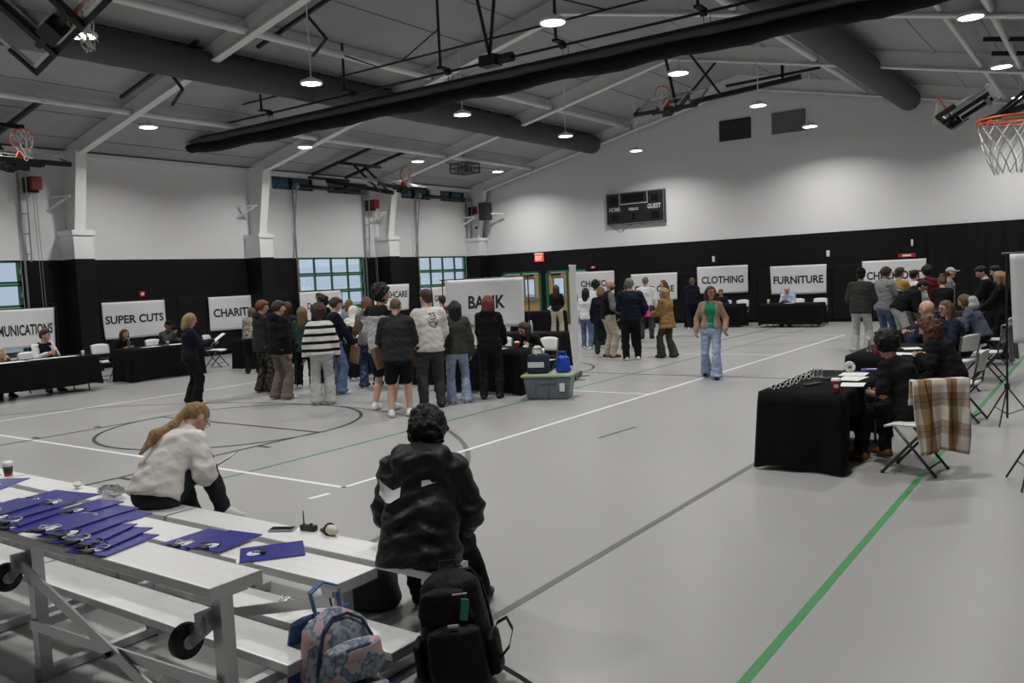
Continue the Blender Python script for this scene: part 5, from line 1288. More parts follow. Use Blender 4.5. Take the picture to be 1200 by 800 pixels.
            if len(hair) > 3:
                base.append(cone(hd(0, -.05, -.02), hd(0, -.06, -.02)+dn*hair[3]*sH, .10*sH, .11*sH, .03, Rh @ V3(1, 0, 0), 1.3))
                for q in range(60): a_ = r_.uniform(0, 6.28); zz = r_.uniform(0, hair[3]+.08); base.append(ell(hd(.135*math.cos(a_), -.06+.105*math.sin(a_), -.02)+dn*zz*sH, V3(1, 1, 1)*r_.uniform(.016, .026)*sH, k=.006))
        elif st == 'bun': base += [ell(hd(0, -.07, .10), V3(.05, .05, .045)*sH, Rh, .02), ell(hd(0, -.06, -.03), V3(.06, .05, .05)*sH, Rh, .02)]
        elif st == 'pony':
            base += [ell(hd(0, -.06, -.02), V3(.062, .045, .06)*sH, Rh, .02)]; pts = hair[3]
            for a_, b_, r1, r2 in pts: base.append(cone(a_, b_, r1, r2, .02))
        elif st == 'beanie': base = [ell(hd(0, -.008, .03), V3(.092, .112, .112)*sH, Rh, .02), clip(hd(0, .03, .02), Rh @ V3(0, .25, -.97))]
        elif st == 'hoodup': base = [ell(hd(0, -.02, .012), V3(.105, .125, .125)*sH, Rh, .02), cone(hd(0, -.05, -.05), N-up2*.03*sH-fw2*.03*sH, .10*sH, .105*sH, .05), clip(hd(0, .05, .02), Rh @ V3(0, .97, -.25))]
        elif st == 'cap':
            base = [ell(hd(0, -.005, .03), V3(.085, .105, .095)*sH, Rh, .02), clip(hd(0, .03, .03), Rh @ V3(0, .1, -.99)), ell(hd(0, .13, .035), V3(.07, .075, .012)*sH, Rh, .01)]
        part('hair' if st not in ('beanie', 'hoodup', 'cap') else {'beanie': 'knit_hat', 'hoodup': 'hood', 'cap': 'cap'}[st], base, vox*(.6 if st == 'curly' else .75), hm, root)
        if st in ('cap', 'beanie') and len(hair) > 3 and hair[3] is not None:
            part('hair', [ell(hd(0, -.03, -.02), V3(.085, .085, .07)*sH, Rh, .02), clip(hd(0, .02, 0), Rh @ V3(0, .9, -.3))], vox*.8, hair[3], root)
    mw = Matrix.Translation((x, y, z0)) @ Matrix.Rotation(math.radians(face), 4, 'Z')
    return {'root': root, 'hand': {k: (mw @ Vector(v[0]), mw.to_3x3() @ Vector(v[1]), mw.to_3x3() @ Vector(v[2]), mw.to_3x3() @ Vector(v[3])) for k, v in hands.items()}, 'mw': mw, 'loc': locals()}

# ------------------------------------------------------------------ wardrobe
K = cloth('black knit', (.006, .006, .007)); NV = cloth('navy cloth', (.0065, .008, .020)); CHAR = cloth('charcoal cloth', (.022, .023, .027)); GREYH = cloth('grey marl fleece', (.20, .20, .21)); WH = cloth('cream white fleece', (.62, .60, .56)); OLIVE = cloth('dark olive knit', (.040, .042, .034))
KHAKI = cloth('khaki twill', (.15, .125, .10)); LKH = cloth('light khaki twill', (.45, .40, .32)); JEAN = cloth('blue denim', (.10, .15, .26), bscale=30); LJEAN = cloth('light blue denim', (.27, .34, .46), bscale=30, var=.3); DJEAN = cloth('dark blue denim', (.014, .022, .045), var=.35); LGREY = cloth('light grey jersey', (.42, .42, .42)); GRN = cloth('forest green knit', (.025, .055, .038)); DKG = cloth('dark grey twill', (.045, .046, .05)); CAMEL = cloth('camel wool', (.26, .145, .06)); DGRN = cloth('dark moss twill', (.045, .045, .032)); TAN = cloth('tan suede', (.33, .22, .155)); BRGRN = cloth('bright green satin', (.01, .22, .10)); WSHIRT = cloth('white cotton shirt', (.72, .72, .72)); MAROON = cloth('maroon cotton', (.10, .008, .016)); MUST = cloth('mustard cotton', (.42, .27, .07)); TEAL = cloth('pale teal cotton', (.22, .34, .35)); DENJ = cloth('denim jacket blue', (.085, .105, .15)); LBLUE = cloth('light blue shirt', (.42, .52, .66)); BEIGE = cloth('beige knit', (.48, .36, .26)); GTEE = cloth('grey tee jersey', (.26, .27, .27)); NVSH = cloth('navy blue shirt', (.008, .012, .038)); BRN = cloth('brown fur trim', (.12, .085, .055)); SLATE = cloth('dark green grey jacket', (.035, .037, .034))
SW = cloth('white shoe leather', (.70, .70, .69), bump=.1); SK = cloth('black shoe leather', (.010, .010, .010), .5, .1)
def pattern_mat(name, kind):
    m = bpy.data.materials.new(name); m.use_nodes = True; nt, b = nodes_of(m); b.inputs['Roughness'].default_value = .85; b.inputs['Specular IOR Level'].default_value = .2
    tc = nt.nodes.new('ShaderNodeTexCoord'); rp = nt.nodes.new('ShaderNodeValToRGB'); rp.color_ramp.interpolation = 'CONSTANT'; e = rp.color_ramp.elements
    if kind == 'stripe':
        sx = nt.nodes.new('ShaderNodeSeparateXYZ'); nt.links.new(tc.outputs['Object'], sx.inputs[0]); md = nt.nodes.new('ShaderNodeMath'); md.operation = 'MODULO'; md.inputs[1].default_value = .125; nt.links.new(sx.outputs[2], md.inputs[0])
        dv = nt.nodes.new('ShaderNodeMath'); dv.operation = 'DIVIDE'; dv.inputs[1].default_value = .125; nt.links.new(md.outputs[0], dv.inputs[0]); nt.links.new(dv.outputs[0], rp.inputs[0])
        e[0].color = (.006, .006, .006, 1); e[1].position = .40; e[1].color = (.66, .65, .62, 1)
    elif kind in ('camo', 'camolight', 'patch'):
        n = nt.nodes.new('ShaderNodeTexNoise'); n.inputs['Scale'].default_value = {'camo': 16, 'camolight': 14, 'patch': 11}[kind]; n.inputs['Detail'].default_value = 2; nt.links.new(tc.outputs['Object'], n.inputs['Vector']); nt.links.new(n.outputs[0], rp.inputs[0])
        c = {'camo': [(0, (.010, .010, .009)), (.44, (.035, .032, .026)), (.52, (.11, .10, .085)), (.58, (.02, .02, .016)), (.66, (.15, .14, .12))], 'camolight': [(0, (.10, .085, .065)), (.43, (.26, .23, .19)), (.52, (.38, .35, .31)), (.62, (.16, .14, .11))], 'patch': [(0, (.02, .035, .08)), (.56, (.03, .05, .10)), (.66, (.22, .13, .08))]}[kind]
        e[0].color = (*c[0][1], 1); e[1].position = c[1][0]; e[1].color = (*c[1][1], 1)
        for p_, q_ in c[2:]: k = e.new(p_); k.color = (*q_, 1)
    elif kind == 'plaid':
        mp = nt.nodes.new('ShaderNodeMapping'); mp.inputs['Rotation'].default_value = (0, 0, .0); nt.links.new(tc.outputs['UV'], mp.inputs[0]); sx = nt.nodes.new('ShaderNodeSeparateXYZ'); nt.links.new(mp.outputs[0], sx.inputs[0])
        def band(sock, freq, a, bpos):
            f = nt.nodes.new('ShaderNodeMath'); f.operation = 'MULTIPLY'; f.inputs[1].default_value = freq; nt.links.new(sock, f.inputs[0]); g = nt.nodes.new('ShaderNodeMath'); g.operation = 'FRACT'; nt.links.new(f.outputs[0], g.inputs[0])
            r = nt.nodes.new('ShaderNodeValToRGB'); r.color_ramp.interpolation = 'CONSTANT'; r.color_ramp.elements[0].color = (*a, 1)
            for p_, q_ in bpos: k = r.color_ramp.elements.new(p_); k.color = (*q_, 1)
            r.color_ramp.elements.remove(r.color_ramp.elements[-1]) if False else None
            r.color_ramp.elements[len(r.color_ramp.elements)-1].color = (*bpos[-1][1], 1); nt.links.new(g.outputs[0], r.inputs[0]); return r
        cr, tn, br = (.80, .77, .72), (.42, .28, .15), (.10, .05, .04)
        r1 = band(sx.outputs[0], 2.2, cr, [(.26, tn), (.47, br), (.51, tn), (.72, cr)]); r2 = band(sx.outputs[1], 2.6, cr, [(.26, tn), (.48, br), (.52, tn), (.74, cr)])
        mx = nt.nodes.new('ShaderNodeMix'); mx.data_type = 'RGBA'; mx.blend_type = 'MULTIPLY'; mx.inputs[0].default_value = .75; nt.links.new(r1.outputs[0], mx.inputs[6]); nt.links.new(r2.outputs[0], mx.inputs[7]); nt.links.new(mx.outputs[2], b.inputs['Base Color']); return m
    nt.links.new(rp.outputs[0], b.inputs['Base Color']); return m
STRIPE = pattern_mat('black and white striped knit', 'stripe'); CAMO = pattern_mat('dark camouflage twill', 'camo'); CAMOL = pattern_mat('pale camouflage fleece', 'camolight'); PATCH = pattern_mat('patchwork denim', 'patch')
hBR = hairm('brown hair', (.045, .024, .013)); hBK = hairm('black hair', (.006, .005, .005)); hBL = hairm('blonde hair', (.30, .20, .09)); hGI = hairm('ginger hair', (.16, .055, .018)); hRD = hairm('dyed red hair', (.13, .022, .010)); hDB = hairm('dark blonde hair', (.17, .10, .045)); hGY = hairm('grey hair', (.16, .145, .13)); hAU = hairm('auburn hair', (.10, .036, .016)); hLB = hairm('light brown hair', (.13, .075, .04))
def T(name, mat, **k): return dict(name=name, mat=mat, **k)

# ------------------------------------------------------------------ the two on the bleachers
# woman writing
fleece = T('fleece_jacket', WH, o=.046, hem=.06, collar=True, cuff=.03, wf=1.03, vox=.012)
f_w = person('woman in white fleece with ponytail writing on a pad on the front bench', -5.50, 3.31, 14, 1.62, True, 'light',
       None, fleece, ('pants', cloth('dark slate trousers', (.020, .022, .028)), .012), SW, vox=.013, glasses=True,
       pose=dict(sit=True, pz=.55, lean=28, slump=12, head=(-14, 50), hl=(-.02, .40, .62), hr=(.14, .42, .66), fl=(-.10, .50, .08), fr=(.17, .47, .30), pole=(.55, -.5, -.5), footdir={-1: (-.1, 1, 0), 1: (1, .35, -.1)}))
L_ = f_w['loc']; hd = L_['hd']; s_ = L_['s']; Rh_ = L_['Rh']; N_ = L_['N']; fw_, up_ = L_['fw2'], L_['up2']
a0 = hd(0, -.10, .02); b0 = N_-fw_*.105-up_*.03+V3(-.03, 0, 0); c0 = N_-fw_*.165-up_*.17+V3(-.06, 0, 0); d0 = N_-fw_*.175-up_*.34+V3(-.07, 0, 0)
part('hair', [ell(hd(0, -.008, .022), V3(.086, .106, .098)*s_, Rh_, .02), clip(hd(0, .064, .052), Rh_ @ V3(0, .75, -.66)), ell(hd(0, -.06, -.01), V3(.062, .05, .06)*s_, Rh_, .02), cone(a0, b0, .026, .032, .02), cone(b0, c0, .032, .040, .03), cone(c0, d0, .040, .014, .03)], .009, hairm('golden blonde hair', (.26, .155, .065)), f_w['root'])
pc, dd, sv, pn = f_w['hand'][1]
t = thing('notepad', 'open white notepad on the knee of the woman in white fleece', 'notepad', (f_w['mw'] @ Vector((.10, .53, .62))), math.radians(-50)); t.rotation_euler.x = .5
MB().box((-.11, -.14, 0), (.11, .14, .004)).build('backing', BLACK_M, t); MB().box((-.105, -.135, .004), (.105, .135, .010)).build('pages', PAPER, t)
pv = Vector(pc)+Vector(dd)*.05; o = MB().tube([pv+Vector((.02, .02, -.05)), pv+Vector((-.02, -.01, .09))], [.002, .0045], 6).build('pen', BLACK_M); tag(o, 'black pen in the hand of the woman in white fleece', 'pen')
# person in black jacket
puff = T('padded_jacket', M('black padded nylon', (.0095, .0095, .011), .5, bump=.9, bscale=8, spec=.28), o=.066, hem=.14, collar=True, cuff=.05, wf=1.02, wr=.011, vox=.013, flare=.03)
def big_hood(l):
    b = l['N']-l['fw2']*.085*l['s']-l['up2']*.035*l['s']; return cone(b-l['rt2']*.11*l['s'], b+l['rt2']*.11*l['s'], .086*l['s'], .086*l['s'], .022)
def big_hood2(l):
    b = l['N']-l['fw2']*.125*l['s']-l['up2']*.09*l['s']; return cone(b, b-l['up2']*.17*l['s'], .118*l['s'], .06*l['s'], .022, l['rt2'], 1.45)
def stand_collar(l):
    b = l['N']-l['up2']*.01*l['s']; return cone(b-l['fw2']*.03, b-l['fw2']*.02+l['up2']*.045*l['s'], .085*l['s'], .085*l['s'], .02, l['rt2'], 1.1)
puff['extra'] = [big_hood, big_hood2, stand_collar]
m_b = person('person with black curly hair in a black hooded jacket seated on the front bench', -3.02, 3.30, 27, 1.55, False, 'brown', ('curly', hBK, .05), puff, ('pants', K, .02), SK, vox=.013,
       pose=dict(sit=True, pz=.535, lean=16, slump=6, wide=1.12, head=(-20, 22), hl=(-.12, .36, .58), hr=(.16, .36, .56), fl=(-.16, .50, .085), fr=(.22, .50, .085), pole=(.8, -.6, -.3)))
# white swoosh-like mark on the jacket back, laid onto its surface
jo = bpy.data.objects[m_b['root']['_top']]; bvh = BVHTree.FromPolygons([v.co for v in jo.data.vertices], [tuple(p.vertices) for p in jo.data.polygons])
N2 = Vector(m_b['loc']['N']); U2 = Vector(m_b['loc']['up2']); F2_ = Vector(m_b['loc']['fw2']); R2_ = Vector(m_b['loc']['rt2'])
mb = MB(); n = 26; vs_ = []
for i in range(n+1):
    q = i/n; cx = -.235+.34*q
    lo_ = -.215-.075*math.sin(min(q*3.0, 1)*math.pi*.55)+.15*max(q-.3, 0); hi_ = -.135-.085*min(q*3.2, 1)**.8+.075*max(q-.3, 0)
    if q > .95: hi_ = lo_+.002
    for k_ in range(3):
        zz = lo_+(max(hi_-lo_, .002))*k_/2; p0 = N2+R2_*cx+U2*zz-F2_*.6; hit = bvh.ray_cast(p0, F2_)
        vs_.append((hit[0]-F2_*.004) if hit[0] else p0+F2_*.35)
f = []
for i in range(n):
    if .46 < i/n < .80: continue
    for k_ in range(2): a_ = i*3+k_; f.append((a_, a_+3, a_+4, a_+1))
mb.add(vs_, f).build('white_tick_print', M('white jacket print', (.70, .70, .70), .5), m_b['root'], smooth=True)

# ------------------------------------------------------------------ standing visitors, left crowd
HF = dict(hl=(-.10, .36, 1.08), hr=(.10, .36, 1.08))       # hands together in front
def stand_pose(**k): return k
p1 = person('woman with blonde bob in navy top and black trousers holding a white paper', -13.09, 8.70, -22, 1.60, True, 'light', ('bob', hBL, .12), T('sweater', NV, o=.03, hem=.10), ('wide', K, .0), SW, pose=dict(hl=(-.06, .40, 1.14), hr=(.12, .40, 1.16), head=(-8, 10)), glasses=True)
def hold_sheet(p, lab, name, mat, w_, h_, local, rot, cat):
    o = MB().box((-w_/2, -h_/2, 0), (w_/2, h_/2, .005)).build(name, mat); o.matrix_world = p['mw'] @ Matrix.Translation(local) @ Matrix.Rotation(math.radians(rot[2]), 4, 'Z') @ Matrix.Rotation(math.radians(rot[0]), 4, 'X') @ Matrix.Rotation(math.radians(rot[1]), 4, 'Y'); return tag(o, lab, cat)
CARD = M('brown clipboard', (.22, .13, .065), .6, var=.1, vscale=20); DCARD = M('dark brown clipboard', (.11, .05, .022), .6, var=.1, vscale=20)
hold_sheet(p1, 'white paper held by the woman with blonde bob', 'paper_sheet', PAPER, .24, .32, (.06, .46, 1.10), (35, 0, 0), 'paper')
person('ginger visitor in dark hooded jacket and camouflage trousers', -13.05, 10.2, -12, 1.76, False, 'light', ('bowl', hGI), T('hooded_jacket', CHAR, o=.035, hem=.16, hood=True), ('wide', CAMO, -.01), SW, pose=dict(head=(-30, 12), hl=(-.12, .34, 1.02), hr=(.12, .34, 1.02)))
person('brown-haired visitor in black hoodie and khaki cargo trousers', -11.92, 9.66, -5, 1.75, False, 'light', ('bowl', hBR), T('hoodie', K, o=.04, hem=.14, hood=True), ('wide', KHAKI, -.008), SW, pose=dict(head=(-35, 10)))
person('girl with long dark blonde hair in green top behind the khaki trousers', -12.75, 10.95, 40, 1.58, True, 'light', ('long', hDB, .30), T('sweater', GRN, o=.025, hem=.14), ('pants', K, .01), SW, pose=dict(hl=(-.1, .34, 1.0), hr=(.1, .34, 1.0)))
person('visitor with dark brown hair partly hidden behind the black hoodie', -13.55, 11.25, 20, 1.68, True, 'light', ('long', hBR, .28), T('sweater', CHAR, o=.025, hem=.1), ('pants', K, .01), SK, pose=dict())
person('visitor with short black hair in the middle of the left crowd', -13.0, 11.75, 60, 1.76, False, 'tan', ('curly', hBK, .015), T('hoodie', K, o=.03, hem=.1, hood=True), ('pants', K, .01), SK, pose=dict())
person('girl with big dark hair in a black and white striped jumper', -10.62, 9.48, 50, 1.64, True, 'brown', ('afro', hBR, .075), T('striped_jumper', STRIPE, o=.045, hem=.05, cuff=.03), ('wide', LGREY, .0), SW, pose=dict(hl=(-.30, .02, .78), hr=(.30, .04, .78), fl=(-.12, 0, .075), fr=(.11, -.02, .075)))
p6 = person('brown-haired visitor in navy top and jeans holding brown clipboards', -11.4, 10.5, -28, 1.76, False, 'light', ('bowl', hBR), T('sweatshirt', NV, o=.035, hem=.10), ('wide', JEAN, -.015), SW, pose=dict(hl=(-.16, .34, 1.12), hr=(.14, .30, .90), head=(-18, 15)), showface=True)
def clipboard(p, lab, local, rot, mat=CARD):
    t = thing('clipboard', lab, 'clipboard', (0, 0, 0)); t.matrix_world = p['mw'] @ Matrix.Translation(local) @ Matrix.Rotation(math.radians(rot[2]), 4, 'Z') @ Matrix.Rotation(math.radians(rot[0]), 4, 'X') @ Matrix.Rotation(math.radians(rot[1]), 4, 'Y')
    MB().box((-.115, -.003, -.16), (.115, .003, .16)).build('board', mat, t); MB().box((-.05, -.012, .135), (.05, -.003, .165)).build('clip', GALV, t); MB().box((-.1, .003, -.15), (.1, .005, .13)).build('paper', PAPER, t)
clipboard(p6, 'dark brown clipboard held high by the visitor in navy top', (.0, .44, 1.16), (-25, 35, 25), DCARD)
p5r = person('visitor with ginger bob in grey hoodie and patchwork jeans', -11.42, 11.38, 42, 1.72, True, 'light', ('bob', hGI, .10), T('hoodie', GREYH, o=.04, hem=.10, hood=True), ('wide', PATCH, -.02), SW, pose=dict(hl=(-.1, .32, 1.05), hr=(.1, .32, 1.05)))
clipboard(p6, 'light brown clipboard hanging beside the striped jumper', (.20, .30, .70), (0, 12, 30))
p8 = person('tall visitor with black curly hair in black and white jacket and shorts', -9.14, 9.36, 10, 1.92, False, 'light', ('curly', hBK, .045), T('jacket', LGREY, o=.035, hem=.12, trim=('black_yoke', K, lambda l: l['torso'](.045)+l['armp'](-1, .042, .22)+l['armp'](1, .042, .22)+[clip(l['C']+l['up2']*.02*l['s'], -l['up2']), clip(l['N']+l['up2']*.03*l['s'], l['up2'])])), ('shorts', NV, .02), SW, pose=dict(head=(-50, 8), hl=(-.16, .30, 1.05), hr=(.16, .34, 1.05)), showface=True)
p9 = person('visitor with buzzed hair in charcoal jacket and black shorts', -8.45, 8.98, 40, 1.74, False, 'light', ('buzz', hLB), T('jacket', CHAR, o=.055, hem=.11, collar=True, flare=.02), ('shorts', K, .014), SW, pose=dict(hl=(-.17, .34, 1.0), hr=(.15, .34, 1.02), head=(-10, 18)))
clipboard(p9, 'light brown clipboard under the arm of the visitor in charcoal jacket', (-.26, .20, .86), (0, -18, 20))
p10 = person('dark-haired visitor in cream jumper with printed back', -8.50, 9.76, 50, 1.84, False, 'light', ('short', hBR), T('jumper', WH, o=.045, hem=.10), ('pants', DKG, .018), SK, pose=dict(head=(30, 5), hl=(-.22, .16, .92), hr=(.16, .28, .95)))
clipboard(p10, 'light brown clipboard at the hip of the visitor in cream jumper', (-.20, .16, .82), (0, -20, 40))
def back_print(p, lab, strokes, mat):
    jo = bpy.data.objects[p['root']['_top']]; bvh = BVHTree.FromPolygons([v.co for v in jo.data.vertices], [tuple(q.vertices) for q in jo.data.polygons]); N2, U2, F2_, R2_ = (Vector(p['loc'][k]) for k in ('N', 'up2', 'fw2', 'rt2'))
    mb = MB()
    for st in strokes:
        pts = []
        for i in range(len(st)-1):
            for k in range(4):
                a = Vector(st[i]).lerp(Vector(st[i+1]), k/4); o = N2+R2_*a[0]+U2*a[1]-F2_*.5; h_ = bvh.ray_cast(o, F2_)
                if h_[0]: pts.append(h_[0]-F2_*.002)
        if len(pts) > 2: mb.tube(pts, .006, 5)
    mb.build('back_print', mat, p['root'])
back_print(p10, '', [[(-.02, -.10), (.06, -.08), (.09, -.15), (.02, -.18), (-.02, -.12)], [(-.03, -.2), (.0, -.28), (.07, -.30), (.10, -.23), (.05, -.22)], [(.0, -.08), (.03, -.14), (.09, -.11)], [(.06, -.24), (.10, -.26), (.11, -.2)], [(-.01, -.22), (.09, -.21)]], INK)
p11 = person('girl with long black hair in dark olive top and light jeans', -8.42, 10.30, 40, 1.63, True, 'light', ('long', hBK, .42), T('top', OLIVE, o=.05, hem=.09), ('wide', LJEAN, -.018), SW, pose=dict(hr=(.24, .10, .74)))
p12 = person('visitor with dyed red hair in black hoodie at the bank booth', -8.2, 10.86, 28, 1.68, True, 'light', ('bob', hRD, .14), T('hoodie', K, o=.045, hem=.10, hood=True), ('pants', cloth('black green trousers', (.008, .012, .010)), .012), SK, pose=dict(hl=(-.16, .30, .92), hr=(.20, .38, .86)))
person('woman seated behind the bank booth with brown hair and black top', -8.30, 12.42, 178, 1.66, True, 'light', ('long', hBR, .26), T('top', K, o=.02, hem=.06), ('pants', K, .01), SK, pose=dict(sit=True, lean=26, slump=8, head=(-10, 34), hl=(-.12, .42, .78), hr=(.14, .44, .79)), showface=True)
person('person in tan top standing far behind the bank banner left pole', -12.6, 15.0, 70, 1.62, True, 'light', ('short', hBR), T('top', BEIGE, o=.03, hem=.1), ('pants', K, .01), SK)
pm = person('seated person with pale blue face mask behind the shorts-wearing visitors', -10.75, 13.05, 205, 1.66, True, 'brown', ('short', hBR), T('top', K, o=.02, hem=.06), ('pants', K, .01), SK, pose=dict(pz=.76, lean=25, head=(0, 10), hl=(-.1, .4, .8), hr=(.1, .4, .8)))
mh = pm['loc']['hd']; o = part('face_mask', [ell(mh(0, .065, -.055), V3(.066, .055, .05), pm['loc']['Rh'], .01)], .012, cloth('mask blue', (.35, .55, .70)), pm['root'])
person('person far behind the striped jumper by the middle overhead door', -18.9, 17.0, 120, 1.78, False, 'light', ('short', hBR), T('top', DKG, o=.03, hem=.1), ('pants', K, .01), SK, showface=True)
person('woman in pale teal top raising a hand to her hair, left crowd', -15.85, 15.15, 20, 1.60, True, 'light', ('bob', hDB, .12), T('top', TEAL, o=.025, hem=.1, sleeve=.4), ('pants', K, .01), SK, pose=dict(hr=(.22, .10, 1.48), pole=(1, .1, -.3)))
person('person in cream hooded jacket bending over the table, left crowd', -12.55, 12.15, 50, 1.62, True, 'light', ('hoodup', WH), T('hooded_jacket', WH, o=.045, hem=.06), ('pants', K, .01), SW, pose=dict(lean=30, hl=(-.12, .48, .84), hr=(.12, .48, .84)))
person('woman in pale camouflage jacket leaning at the charity table', -16.35, 12.5, 40, 1.60, True, 'light', ('long', hLB, .2), T('camouflage_jacket', CAMOL, o=.045, hem=.08), ('pants', K, .015), SK, pose=dict(lean=20, hl=(-.1, .42, .9), hr=(.12, .42, .9), head=(0, 25)))

# ------------------------------------------------------------------ seated at the left booths
SEAT = lambda **k: dict(sit=True, **k)
person('seated woman in beige knit at left photo edge', -18.55, 7.82, -85, 1.64, True, 'brown', ('short', hBK), T('knit_top', BEIGE, o=.025, hem=.05), ('pants', K, .01), SK, pose=SEAT(lean=12, head=(-5, 5), hl=(-.14, .40, .80), hr=(.14, .40, .80)), showface=True)
person('seated man in white shirt and navy vest at the communications table', -18.6, 8.82, -88, 1.74, False, 'pink', ('short', hBR), T('shirt', WSHIRT, o=.022, hem=.05, trim=('navy_vest', NV, lambda l: l['torso'](.035)+[clip(l['N']+l['up2']*.0*l['s'], l['up2'])])), ('pants', K, .01), SK, pose=SEAT(lean=14, head=(35, 8), hl=(-.10, .44, .80), hr=(.10, .44, .80)), showface=True)
person('seated woman with dark hair in black at the haircut booth table', -18.98, 10.7, -80, 1.60, True, 'light', ('bob', hBR, .15), T('top', K, o=.025, hem=.05), ('pants', K, .01), SW, pose=SEAT(lean=22, slump=10, head=(-10, 12), hl=(-.12, .42, .78), hr=(.14, .42, .78)), showface=True)
person('seated person in grey jacket and black cap at the haircut booth table', -18.98, 11.95, -70, 1.70, False, 'tan', ('cap', K, .1, hBK), T('jacket', DKG, o=.04, hem=.05), ('pants', K, .01), SK, pose=SEAT(lean=8, slump=4, head=(-15, 22), hl=(-.08, .36, .80), hr=(.10, .34, .98)))

# ------------------------------------------------------------------ middle of the hall
gw = person('woman in tan jacket, green top and light flared jeans walking towards camera', -5.81, 14.20, 196, 1.64, True, 'tan', ('bob', hBR, .16), T('green_top', BRGRN, o=.012, hem=-.02, sleeve=.1, wr=.003), ('flare', LJEAN, .006), SK, vox=.016, glasses=True, showface=True,
       pose=dict(head=(28, 4), hl=(-.27, .12, .92), hr=(.27, .06, .90), fl=(-.10, .22, .075), fr=(.12, -.16, .10), curl=.9))
def open_jacket(l):
    s = l['s']; L = l['torso'](.030)+[cone(l['P']+l['up']*.06*s, l['P']+l['up']*.0*s, .148*s, .15*s, .04, l['rt'], 1.3)]
    L += [clip(l['P']+l['up']*.02*s, -l['up']), clip(l['N']+l['up2']*.02*s, l['up2'])]
    L.append(sub(cone(l['P']+l['fw']*.24*s, l['N']+l['fw2']*.12*s+l['up2']*.04*s, .135*s, .10*s)))
    for sd in (-1, 1): L += l['armp'](sd, .02, 1.0, .022)
    return L
part('tan_jacket', open_jacket(gw['loc']), .016, TAN, gw['root'])
GRSH = cloth('grey shirt', (.16, .16, .17))
vm = person('bald bearded man in black vest over grey shirt and khaki trousers', -9.52, 17.2, -42, 1.82, False, 'pink', ('bald', None), T('shirt', GRSH, o=.025, hem=.06, trim=('black_vest', K, lambda l: l['torso'](.045)+[cone(l['P'], l['P']-l['up']*.08*l['s'], .155*l['s'], .155*l['s'], .03, l['rt'], 1.28), clip(l['P']-l['up']*.07*l['s'], -l['up']), clip(l['N']+l['up2']*.02*l['s'], l['up2'])])), ('pants', LKH, .022), cloth('maroon shoe', (.12, .02, .02), .6, .1), pose=dict(hl=(-.16, .28, 1.0), hr=(.20, .24, .98), head=(-30, 4)), showface=True, beard=hairm('dark beard', (.03, .015, .01)))
person('grey-haired man in navy jumper and black trousers seen from behind', -8.69, 16.72, 34, 1.82, False, 'pink', ('short', hGY), T('jumper', NV, o=.045, hem=.10, wf=1.08), ('pants', K, .022), SW, pose=dict(wide=1.12, hl=(-.12, .34, 1.05), hr=(.26, .2, .95)))
cw = person('blonde woman in long camel blazer and dark moss trousers', -8.13, 17.36, 78, 1.58, True, 'light', ('long', hBL, .22), T('blazer', CAMEL, o=.045, hem=.20, flare=.045), ('flare', DGRN, .012), SK, pose=dict(hl=(-.08, .36, 1.08), hr=(.08, .36, 1.08), head=(0, 20), fl=(-.10, .12, .075), fr=(.10, -.12, .075)))
ws = person('grey-haired man in white shirt and grey trousers before the child care banner', -11.04, 22.2, 20, 1.80, False, 'pink', ('short', hGY), T('shirt', WSHIRT, o=.03, hem=.02), ('pants', DKG, .015), SK, pose=dict(hr=(.30, .12, .80)))
hold_sheet(ws, 'pink folder beside the man in white shirt', 'pink_folder', M('hot pink card', (.60, .03, .20), .5), .22, .30, (.02, -.22, .80), (80, 20, 0), 'folder')
person('red-blonde woman in black behind the camel blazer', -10.85, 23.1, 140, 1.68, True, 'light', ('long', hGI, .24), T('top', K, o=.025, hem=.08), ('pants', K, .015), SW, showface=True)
person('visitor in navy hooded top and trousers at the clothing booth', -11.15, 25.75, 12, 1.68, False, 'light', ('short', hLB), T('hoodie', NV, o=.045, hem=.10, hood=True), ('pants', NV, .02), SW, pose=dict(hl=(-.1, .36, .98), hr=(.1, .36, .98)))
person('seated person with blonde hair in dark blue at the clothing booth', -10.85, 27.62, 185, 1.62, True, 'light', ('short', hLB), T('top', DJEAN, o=.025, hem=.05), ('pants', K, .01), SK, pose=SEAT(lean=18, head=(10, 15), hl=(-.12, .40, .79), hr=(.12, .40, .79)), showface=True)
person('bald man in light blue shirt seated at the furniture booth', -8.55, 27.48, 180, 1.72, False, 'pink', ('bald', None), T('shirt', LBLUE, o=.028, hem=.05), ('pants', K, .01), SK, pose=SEAT(lean=18, head=(0, 28), hl=(-.08, .40, .82), hr=(.10, .40, .82)), showface=True)
person('girl with long dark hair in white top and jeans behind slim banner', -11.17, 19.0, 20, 1.60, True, 'light', ('long', hBK, .34), T('top', WSHIRT, o=.03, hem=.08), ('pants', JEAN, .01), SW, pose=dict(fl=(-.1, .1, .075), fr=(.12, -.12, .075), hr=(.2, .3, 1.0)))
p31 = person('dark-haired visitor in white shirt before the chance banner', -11.5, 20.1, 10, 1.77, False, 'brown', ('curly', hBK, .02), T('shirt', WSHIRT, o=.04, hem=.12), ('pants', K, .01), SK)
person('blonde visitor in navy top with dark backpack beside the bald man', -10.1, 17.9, 20, 1.64, True, 'light', ('bob', hDB, .06), T('top', NV, o=.05, hem=.16), ('pants', cloth('dark green trousers', (.01, .03, .018)), .015), SK)
person('dark-haired visitor with fur-trimmed hood behind the bald man', -10.2, 19.5, 40, 1.72, False, 'light', ('short', hBR), T('parka', NV, o=.05, hem=.2, trim=('fur_trim', BRN, lambda l: [cone(l['N']-l['rt2']*.1-l['fw2']*.05, l['N']+l['rt2']*.1-l['fw2']*.05, .06, .06, .02)])), ('pants', K, .01), SK)
